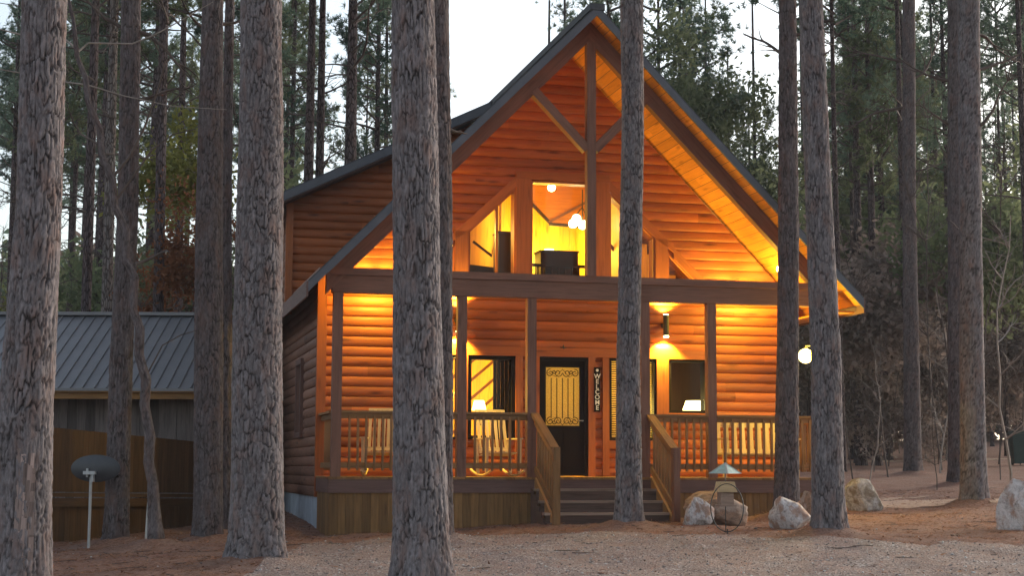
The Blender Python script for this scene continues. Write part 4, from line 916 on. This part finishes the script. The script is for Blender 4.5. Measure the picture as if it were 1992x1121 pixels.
hw = (u1-u0)/2+.03; hh = w1_-2.9; mb = MB(); mb.box(-hw, hw, -.2, .2, 0, hh-.03); on('body', mb, 'furn', t_); mb = MB(); mb.box(-hw-.02, hw+.02, -.22, .22, hh-.03, hh); on('top', mb, 'furn', t_)
for x in (-hw/2, hw/2): mb = MB(); mb.box(x-hw/2+.01, x+hw/2-.01, -.216, -.201, .06, hh-.08); on('door', mb, 'furn', t_)
u0, w1_ = up(918, 513, 2.5); t_ = hthing('armchair', u0+.35, 2.6, 2.9, .5, 'brown armchair behind the left slanted window', 'armchair'); hh = w1_-2.9
mb = MB(); mb.box(-.34, .34, -.3, .3, .12, .42); on('seat', mb, 'furn', t_); mb = MB(); mb.box(-.34, .34, .2, .34, .42, hh); on('backrest', mb, 'furn', t_)
for x in (-.36, .36): mb = MB(); mb.box(x-.06, x+.06, -.3, .3, .0, .6); on('armrest', mb, 'furn', t_)
ua, wa = up(1030, 513, 2.2); ub, _ = up(1142, 513, 2.2); t_ = hthing('loft_railing', ua, 2.2, 2.9, 0, 'dark wooden loft railing low in the centre gable window', 'railing'); L = ub-ua
mb = MB(); mb.box(0, L, -.03, .03, wa-2.9-.05, wa-2.9); on('top_rail', mb, 'furn', t_)
for k in range(9): mb = MB(); x = .03+k*(L-.06)/8; mb.tube([(x, 0, 0), (x, 0, .2), (x, 0, wa-2.95)], [.014, .022, .014], 6); on('baluster', mb, 'furn', t_)
# downstairs lamps
u, w = up(1352, 793, 2.15); t_ = hthing('table_lamp', u, 2.15, w-.38, 0, 'brilliant shaded table lamp inside the short right porch window', 'lamp')
mb = MB(); mb.lathe((0, 0, .26), [(.25, -.03), (.26, -.02), (.17, .24), (.16, .24)], 20); on('lamp_shade', mb, 'shade', t_); mb = MB(); mb.lathe((0, 0, -.2), [(.08, 0), (.09, .05), (.03, .1), (.02, .46)], 12); on('lamp_base', mb, 'white', t_)
u, w = up(932, 786, 2.7); t_ = hthing('table_lamp', u, 2.7, w-.30, 0, 'yellow table lamp glowing in the window left of the door', 'lamp')
mb = MB(); mb.lathe((0, 0, .18), [(.12, 0), (.13, .01), (.09, .18), (.08, .18)], 18); on('lamp_shade', mb, 'shade', t_); mb = MB(); mb.lathe((0, 0, -.1), [(.07, 0), (.03, .04), (.02, .28)], 10); on('lamp_base', mb, 'iron', t_)
# welcome sign
u0, w0 = up(1162, 802, 1.6); _, w1_ = up(1162, 715, 1.6); t_ = hthing('welcome_sign', u0, 1.615, w0, 0, 'narrow vertical black board reading WELCOME in white letters beside the door', 'sign'); Hs = w1_-w0
mb = MB(); mb.box(-.055, .055, -.012, .008, 0, Hs); on('board', mb, 'dark', t_)
for i, ch in enumerate('WELCOME'):
    cu = bpy.data.curves.new('letter', 'FONT'); cu.body = ch; cu.size = .115; cu.extrude = .003; cu.align_x = 'CENTER'; cu.offset = .002
    tmp = bpy.data.objects.new('tmp', cu); me = bpy.data.meshes.new_from_object(tmp); bpy.data.objects.remove(tmp)
    me.materials.clear(); me.materials.append(M['white']); o = link('letter', me, t_, (0, -.016, Hs-.20-i*.0945)); o.rotation_euler = (math.pi/2, 0, 0)
mb = MB(); mb.tube([(0, -.014, Hs-.055), (0, -.020, Hs-.055)], .026, 12); on('emblem', mb, 'white', t_)
# star over the door
u0, w0 = up(1097, 678, 1.62); t_ = MB(); P = [((.075 if k % 2 == 0 else .03)*math.sin(k*math.pi/5), (.075 if k % 2 == 0 else .03)*math.cos(k*math.pi/5)) for k in range(10)][::-1]
c_ = (0, -.03, 0)
for k in range(10): a, b = P[k], P[(k+1) % 10]; t_.face([(a[0], 0, a[1]), (b[0], 0, b[1]), c_], None, .5); t_.face([(b[0], .01, b[1]), (a[0], .01, a[1]), (0, .012, 0)], None, .5)
o = t_.build('metal_star', M['iron'], None); o.location = HW(u0, 1.645, w0); o.rotation_euler = (0, 0, TH); tag(o, 'small dark metal star hung on the logs above the door', 'star')
# rocking chairs
def rocker(name, u, v, rz, label, group):
    t_ = hthing(name, u, v, 0, rz, label, 'rocking chair', group)
    mb = MB()
    for k in range(5): y = -.25+k*.105; mb.box(-.27, .27, y, y+.095, .40-.012*k, .42-.012*k)
    on('seat', mb, 'chair', t_); bk = MB()
    for k in range(7): x = -.24+k*.08; bk.bar((x, .24, .40), (x, .44, 1.14), .052, .018, up=(0, -1, .27))
    bk.bar((-.275, .45, 1.14), (.275, .45, 1.14), .03, .055, up=(0, .27, 1)); bk.bar((-.27, .26, .47), (.27, .26, .47), .03, .06, up=(0, .27, 1)); on('backrest', bk, 'chair', t_)
    for s in (-1, 1):
        x = s*.30
        mb = MB(); mb.box(x-.045, x+.045, -.30, .34, .64, .665); on('armrest', mb, 'chair', t_)
        mb = MB(); mb.bar((x, -.24, .06), (x, -.26, .64), .045, .045); on('leg', mb, 'chair', t_)
        mb = MB(); mb.bar((x, .20, .06), (x, .30, .64), .045, .045); on('leg', mb, 'chair', t_)
        mb = MB(); mb.tube([(x, -.46+k*.13, .022+.10*((k-3.8)/4.2)**2) for k in range(9)], .022, 6); on('rocker', mb, 'chair', t_)
    return t_
ua, _ = up(966, 800, 1.15); ub, _ = up(741, 800, 1.15)
rocker('rocking_chair', ua, 1.0, .12, 'pale slatted rocking chair under the window left of the door', 'rocking chairs on the porch')
rocker('rocking_chair', ub, 1.0, -.25, 'pale slatted rocking chair at the left porch wall, partly hidden by the broad trunk', 'rocking chairs on the porch')
# slatted bench at the right end
ua, _ = up(1404, 850, .5); t_ = hthing('porch_bench', ua+.68, .62, 0, 0, 'wide pale bench with broad vertical back slats behind the right porch rail', 'bench')
mb = MB()
for k in range(4): mb.box(-.66, .66, -.28+k*.12, -.17+k*.12, .40, .425)
on('seat', mb, 'chair', t_)
mb = MB(); mb.bar((-.68, .27, .93), (.68, .27, .93), .03, .09); mb.bar((-.68, .2, .47), (.68, .2, .47), .03, .07); on('back_frame', mb, 'chair', t_)
for k in range(9): mb = MB(); x = -.62+k*.1545; mb.bar((x, .17, .36), (x, .25, 1.0), .092, .022, up=(0, -1, .1)); on('back_slat', mb, 'chair', t_)
for x in (-.68, .68):
    for y in (-.26, .26): mb = MB(); mb.box(x-.03, x+.03, y-.03, y+.03, 0, .66 if y < 0 else .95); on('leg', mb, 'chair', t_)
    mb = MB(); mb.box(x-.05, x+.05, -.32, .28, .66, .69); on('armrest', mb, 'chair', t_)

# ---------------------------------------------------------------- the neighbouring cabin
nb = at(-260, 900, 31); nz = gz1(nb[0], 31)
ncab = empty('neighbour_cabin', (0, 0, 0), 0, 'low dark cabin with grey standing-seam metal roof and brown boarded porch behind the left trunks', 'cabin')
def X(px, d): return float(at(px, 911, d)[0])
def Zp(px, py, d): return float(at(px, py, d)[2])
xe0, xe1 = X(-420, 30.5), X(475, 34.0); ze = Zp(230, 756, 30.5); zr = Zp(230, 614, 34.0)
xr0, xr1 = X(-420, 34), xe1
mb = MB(); mb.hexa([(xe0, 30.5, ze-.05), (xe1, 30.5, ze-.05), (xe1, 34, zr-.05), (xe0, 34, zr-.05), (xe0, 30.5, ze), (xe1, 30.5, ze), (xe1, 34, zr), (xe0, 34, zr)], 0)
mb.hexa([(xe0, 34, zr-.05), (xe1, 34, zr-.05), (xe1, 37.5, ze-.05), (xe0, 37.5, ze-.05), (xe0, 34, zr), (xe1, 34, zr), (xe1, 37.5, ze), (xe0, 37.5, ze)], 0); nr = mb.build('roof', M['metal'], ncab)
mb = MB(); x = xe0+.1
while x < xe1: mb.bar((x, 30.49, ze+.012), (x, 34, zr+.012), .022, .028); x += .23
mb.build('seam', M['metal'], nr); mb = MB(); mb.bar((xe0, 34, zr+.03), (xe1, 34, zr+.03), .26, .07); mb.build('ridge_cap', M['metal'], nr)
mb = MB(); mb.box(xe0+.1, xe1-.03, 30.52, 30.56, ze-.075, ze-.05); mb.box(xe0+.1, xe1-.03, 30.60, 30.68, ze-.20, ze-.08); mb.build('fascia', wood('lit_yellow_fascia', (.27, .13, .035), .6, .2, .2, .2), ncab)  # warm light along the eave put into the fascia's yellow colour
mb = MB(); x = xe0+.15
while x < xe1-.2: mb.box(x, x+.17, 31.3+random.uniform(0, .02), 31.36, .0, ze+.1); x += .178
mb.build('wall', M['greyboard'], ncab); mb = MB(); mb.box(xe1-.25, xe1-.2, 31.3, 37, 0, ze+.1); mb.build('wall', M['greyboard'], ncab)
A = at(107, 911, 25.6); B = at(380, 911, 29.3); dv = (B-A)[:2]; L = np.linalg.norm(dv); dv /= L; A2 = A[:2]-dv*2.4; B2 = B[:2]+dv*1.3
def pz(q, f0, f1): f = ((q-A[:2])@dv)/L; return f0+(f1-f0)*f
zt0, zt1 = Zp(107, 833, 25.6), Zp(380, 860, 29.3); zd0, zd1 = Zp(107, 960, 25.6), Zp(380, 962, 29.3)
for nm, lo, hi, mt_ in (('porch_panel', (zd0+.02, zd1+.02), (zt0, zt1), 'brownpanel'), ('porch_skirt', (-.4, -.4), (zd0-.10, zd1-.10), 'brownpanel')):
    mb = MB(); s = 0; Lt = np.linalg.norm(B2-A2)
    while s < Lt-.01:
        e = min(Lt, s+.14); p = A2+dv*s; q = A2+dv*(e-.004); nn = np.array((dv[1], -dv[0]))*.02
        za, zb = pz(p, *lo), pz(q, *lo); zc_, zdd = pz(p, *hi), pz(q, *hi)
        mb.hexa([(*(p+nn), za), (*(q+nn), zb), (*(q-nn), zb), (*(p-nn), za), (*(p+nn), zc_), (*(q+nn), zdd), (*(q-nn), zdd), (*(p-nn), zc_)], 0, grain=2); s = e
    mb.build(nm, M[mt_], ncab)
nn = np.array((dv[1], -dv[0])); mb = MB(); mb.bar((*(A2+nn*.05), pz(A2, zd0, zd1)-.15), (*(B2+nn*.05), pz(B2, zd0, zd1)-.15), .05, .14); mb.build('rim_board', M['brownpanel'], ncab)
mb = MB(); back = -nn*2.2; p, q = A2+nn*.02, B2+nn*.02; mb.hexa([(*p, pz(p, zd0, zd1)-.06), (*q, pz(q, zd0, zd1)-.06), (*(q+back), pz(q, zd0, zd1)-.06), (*(p+back), pz(p, zd0, zd1)-.06), (*p, pz(p, zd0, zd1)), (*q, pz(q, zd0, zd1)), (*(q+back), pz(q, zd0, zd1)), (*(p+back), pz(p, zd0, zd1))], 0); mb.build('porch_floor', M['brownpanel'], ncab)

# ---------------------------------------------------------------- yard things
d = 24.0; p = at(172, 1075, d); gz0 = gz1(p[0], p[1]); t_ = empty('satellite_dish', (p[0], p[1], gz0), 0, 'dark grey satellite dish on a thin galvanised pole at left', 'satellite dish'); s_ = FPX/d
hz = Zp(172, 912, d)-gz0; mb = MB(); mb.tube([(0, 0, -.1), (0, 0, hz-.06)], .022, 10); on('pole', mb, 'galv', t_)
mb = MB(); nR, nA = 7, 28; pts = []
ra, rb = 47/s_*1.02, 26/s_*1.02
for i in range(nR):
    for j in range(nA): r = (i+1)/nR; a = j/nA*2*math.pi; pts.append((.06+ra*r*math.cos(a), .02+.05*(r*r-1)*-1*-1, hz+rb*r*math.sin(a)+.0))
for i in range(nR-1):
    for j in range(nA): j2 = (j+1) % nA; mb.face([pts[i*nA+j], pts[i*nA+j2], pts[(i+1)*nA+j2], pts[(i+1)*nA+j]], None, .5, 0, True)
mb.face([pts[j] for j in range(nA)], None, .5)
pb_ = [(x, y+.014, z) for x, y, z in pts]
for i in range(nR-1):
    for j in range(nA): j2 = (j+1) % nA; mb.face([pb_[i*nA+j], pb_[(i+1)*nA+j], pb_[(i+1)*nA+j2], pb_[i*nA+j2]], None, .5, 0, True)
for j in range(nA): j2 = (j+1) % nA; b0 = (nR-1)*nA; mb.face([pts[b0+j], pts[b0+j2], pb_[b0+j2], pb_[b0+j]], None, .5)
o = on('reflector', mb, 'dish', t_)
mb = MB(); mb.box(-.09, .09, -.12, -.04, hz-.09, hz-.04); mb.box(-.06, -.03, -.06, .04, hz-.13, hz); mb.box(.03, .06, -.10, .0, hz-.2, hz-.06); on('mount', mb, 'galv', t_)
p = at(284, 1056, 24.3); t_ = MB(); hz = Zp(284, 940, 24.3)-gz1(p[0], p[1]); t_.tube([(0, 0, -.05), (.02, 0, hz*.5), (.045, 0, hz)], .028, 10); t_.tube([(.045, 0, hz), (.045, 0, hz+.03)], .034, 10)
o = t_.build('standpipe', M['pvc'], None); o.location = (p[0], p[1], gz1(p[0], p[1])); tag(o, 'pale upright pipe beside the crooked tree', 'pipe')
# rocks
def rockmat(name, a, b_, c_):
    mt, t, n, b = newmat(name); v = objvec(t); f = noise(t, v, 5, 8, .75, .5); f2 = noise(t, v, 1.8, 4, .6)
    c = ramp(t, f, [(.3, b_), (.5, a), (.7, tuple(min(1, x*1.3) for x in a))]); c = mixc(t, ramp(t, f2, [(.46, g3(0)), (.58, g3(.85))]), c, c_)
    t.links.new(c, b.inputs['Base Color']); b.inputs['Roughness'].default_value = .9; bump(t, b, f, .9, .04); return mt
RW = rockmat('white_quartz_rock', (.56, .52, .51), (.13, .10, .085), (.34, .20, .14)); RB = rockmat('tan_boulder', (.27, .165, .11), (.08, .05, .035), (.36, .28, .23)); RG = rockmat('grey_brown_rock', (.42, .39, .37), (.12, .09, .07), (.20, .15, .10))
def rock(px, pb, d, wpx, hpx, mat, seed, label, squash=.8, name='boulder'):
    rg = np.random.default_rng(seed); p = at(px, pb, d); bm = bmesh.new(); bmesh.ops.create_icosphere(bm, subdivisions=5, radius=1)
    pl = [(v_/np.linalg.norm(v_), rg.uniform(.55, .86)) for v_ in rg.normal(0, 1, (13, 3))]
    for vt in bm.verts:
        c = np.array(vt.co)
        for n_, k in pl:
            e = c@n_-k
            if e > 0: c = c-n_*e*.97
        nz_ = fbm(np.array([c[0]*2.2+c[2]*1.7+9]), np.array([c[1]*2.2-c[2]*1.1+3]), seed, 5)[0]-.47; n2_ = fbm(np.array([c[0]*7+c[2]*5+9]), np.array([c[1]*7-c[2]*4+3]), seed+3, 3)[0]-.44; c = c*(1+nz_*.34+n2_*.10); vt.co = c
    me = bpy.data.meshes.new(name); bm.to_mesh(me); bm.free(); me.materials.append(mat)
    me.polygons.foreach_set('use_smooth', [True]*len(me.polygons))
    sx = wpx/FPX*d/2/.82; sz = hpx/FPX*d/2/.74; o = link(name, me, None, (p[0], p[1]+sx*.3, gz1(p[0], p[1])+sz*.52)); o.scale = (sx, sx*squash, sz); o.rotation_euler = (0, 0, rg.uniform(-.3, .3)); tag(o, label, 'rock'); return o
rock(1398, 1030, 25.6, 124, 72, RB, 3, 'low tan boulder behind the iron ring at the right porch skirting')
rock(1357, 1028, 25.2, 52, 62, RW, 14, 'upright white-streaked rock leaning on the left of the tan boulder')
rock(1536, 1038, 24.6, 68, 66, RW, 8, 'jagged white quartz rock at the foot of the tree by the porch end')
rock(1575, 1030, 25.4, 40, 62, RB, 21, 'pinkish tan rock squeezed between the white rock and the leaning trunk')
rock(1684, 1002, 29.5, 74, 62, RG, 12, 'flat-topped grey and brown boulder right of the leaning trunk')
rock(1993, 1040, 24.4, 92, 100, RW, 17, 'white and brown rock cut by the right edge')
# bird feeder with green roof and an iron ring
d = 24.2; p = at(1412, 1034, d); g0 = gz1(p[0], p[1]); s_ = d/FPX; Zl = lambda y: Zp(1412, y, d)-g0
t_ = empty('bird_feeder', (p[0], p[1], g0), .2, 'wooden bird feeder under a pale green pyramid roof on a thin pole', 'bird feeder')
mb = MB(); mb.tube([(0, 0, -.1), (0, 0, Zl(918))], .007, 6); on('pole', mb, 'iron', t_)
mb = MB(); r = 23*s_*.98; zb, zt = Zl(922), Zl(901); C4 = [(-r, -r), (r, -r), (r, r), (-r, r)]
for k in range(4): a, b = C4[k], C4[(k+1) % 4]; mb.face([(*a, zb), (*b, zb), (0, 0, zt)], None, .5)
mb.face([(*q, zb) for q in C4[::-1]], None, .5); rt = on('roof', mb, 'copper', t_); rt.rotation_euler = (0, 0, .6)
mb = MB()
for k in range(4): mb.bar((*C4[k], zb), (0, 0, zt), .022, .012)
mb.build('ridge_strip', M['pvc'], rt)
mb = MB(); w_ = 17*s_; mb.prism([(-w_*1.1, Zl(958)), (w_*1.1, Zl(958)), (w_*.8, Zl(938)), (-w_*.8, Zl(938))], -.12, .12); on('feeder_cap', mb, 'chair', t_)
mb = MB(); mb.box(-w_*.75, w_*.75, -.09, .09, Zl(983), Zl(958)-.002); mb.box(-w_, w_, -.12, .12, Zl(986), Zl(983)-.001); on('feeder_box', mb, 'tread', t_)
p = at(1415, 1034, 23.9); g0 = gz1(p[0], p[1]); R1 = 32*23.9/FPX; R2 = 46*23.9/FPX; mb = MB(); mb.tube([(R1*math.sin(a), .03*math.sin(a), R2+R2*math.cos(a)) for a in np.linspace(.0, 6.28, 41)], .008, 6); mb.tube([(0, 0, -.1), (0, 0, .04)], .01, 6)
o = mb.build('iron_ring', M['iron'], None); o.location = (p[0], p[1], g0); tag(o, 'thin rusty iron hoop standing upright before the tan boulder', 'hoop')
# wheeled bin
d = 52; p = onray(1988, d); s_ = d/FPX; hb = (898-840)*s_; t_ = empty('wheeled_bin', p, -.1, 'dark green wheeled rubbish bin at the right edge', 'bin'); h_ = max(.9, Zp(1988, 845, d)-p[2]); w_ = .34
mb = MB(); mb.hexa([(-w_*.8, -w_*.8, .05), (w_*.8, -w_*.8, .05), (w_*.8, w_*.8, .05), (-w_*.8, w_*.8, .05), (-w_, -w_, h_), (w_, -w_, h_), (w_, w_, h_), (-w_, w_, h_)], 0); on('body', mb, 'bin', t_)
mb = MB(); mb.prism([(-w_-.03, h_+.002), (w_+.03, h_+.002), (w_, h_+.09), (-w_, h_+.09)], -w_-.04, w_+.03); on('lid', mb, 'bin', t_)
for x in (-w_*.7, w_*.7): mb = MB(); mb.tube([(x-.03, w_*.8, .1), (x+.03, w_*.8, .1)], .1, 12); on('wheel', mb, 'iron', t_)


# ---------------------------------------------------------------- thin volume added to lift the dark tones of the far wood
mt = bpy.data.materials.new('added_haze_air'); mt.use_nodes = True; n = mt.node_tree.nodes; n.clear(); o_ = n.new('ShaderNodeOutputMaterial'); v_ = n.new('ShaderNodeVolumePrincipled')
v_.inputs['Density'].default_value = .0004; v_.inputs['Color'].default_value = (.9, .94, 1, 1); mt.node_tree.links.new(v_.outputs[0], o_.inputs['Volume'])
mb = MB(); mb.box(-180, 180, -60, 150, -8, 36); hz_ = mb.build('added_haze', mt, None); tag(hz_, 'thin mist added to lighten the dark woods', 'added_haze', kind='stuff')
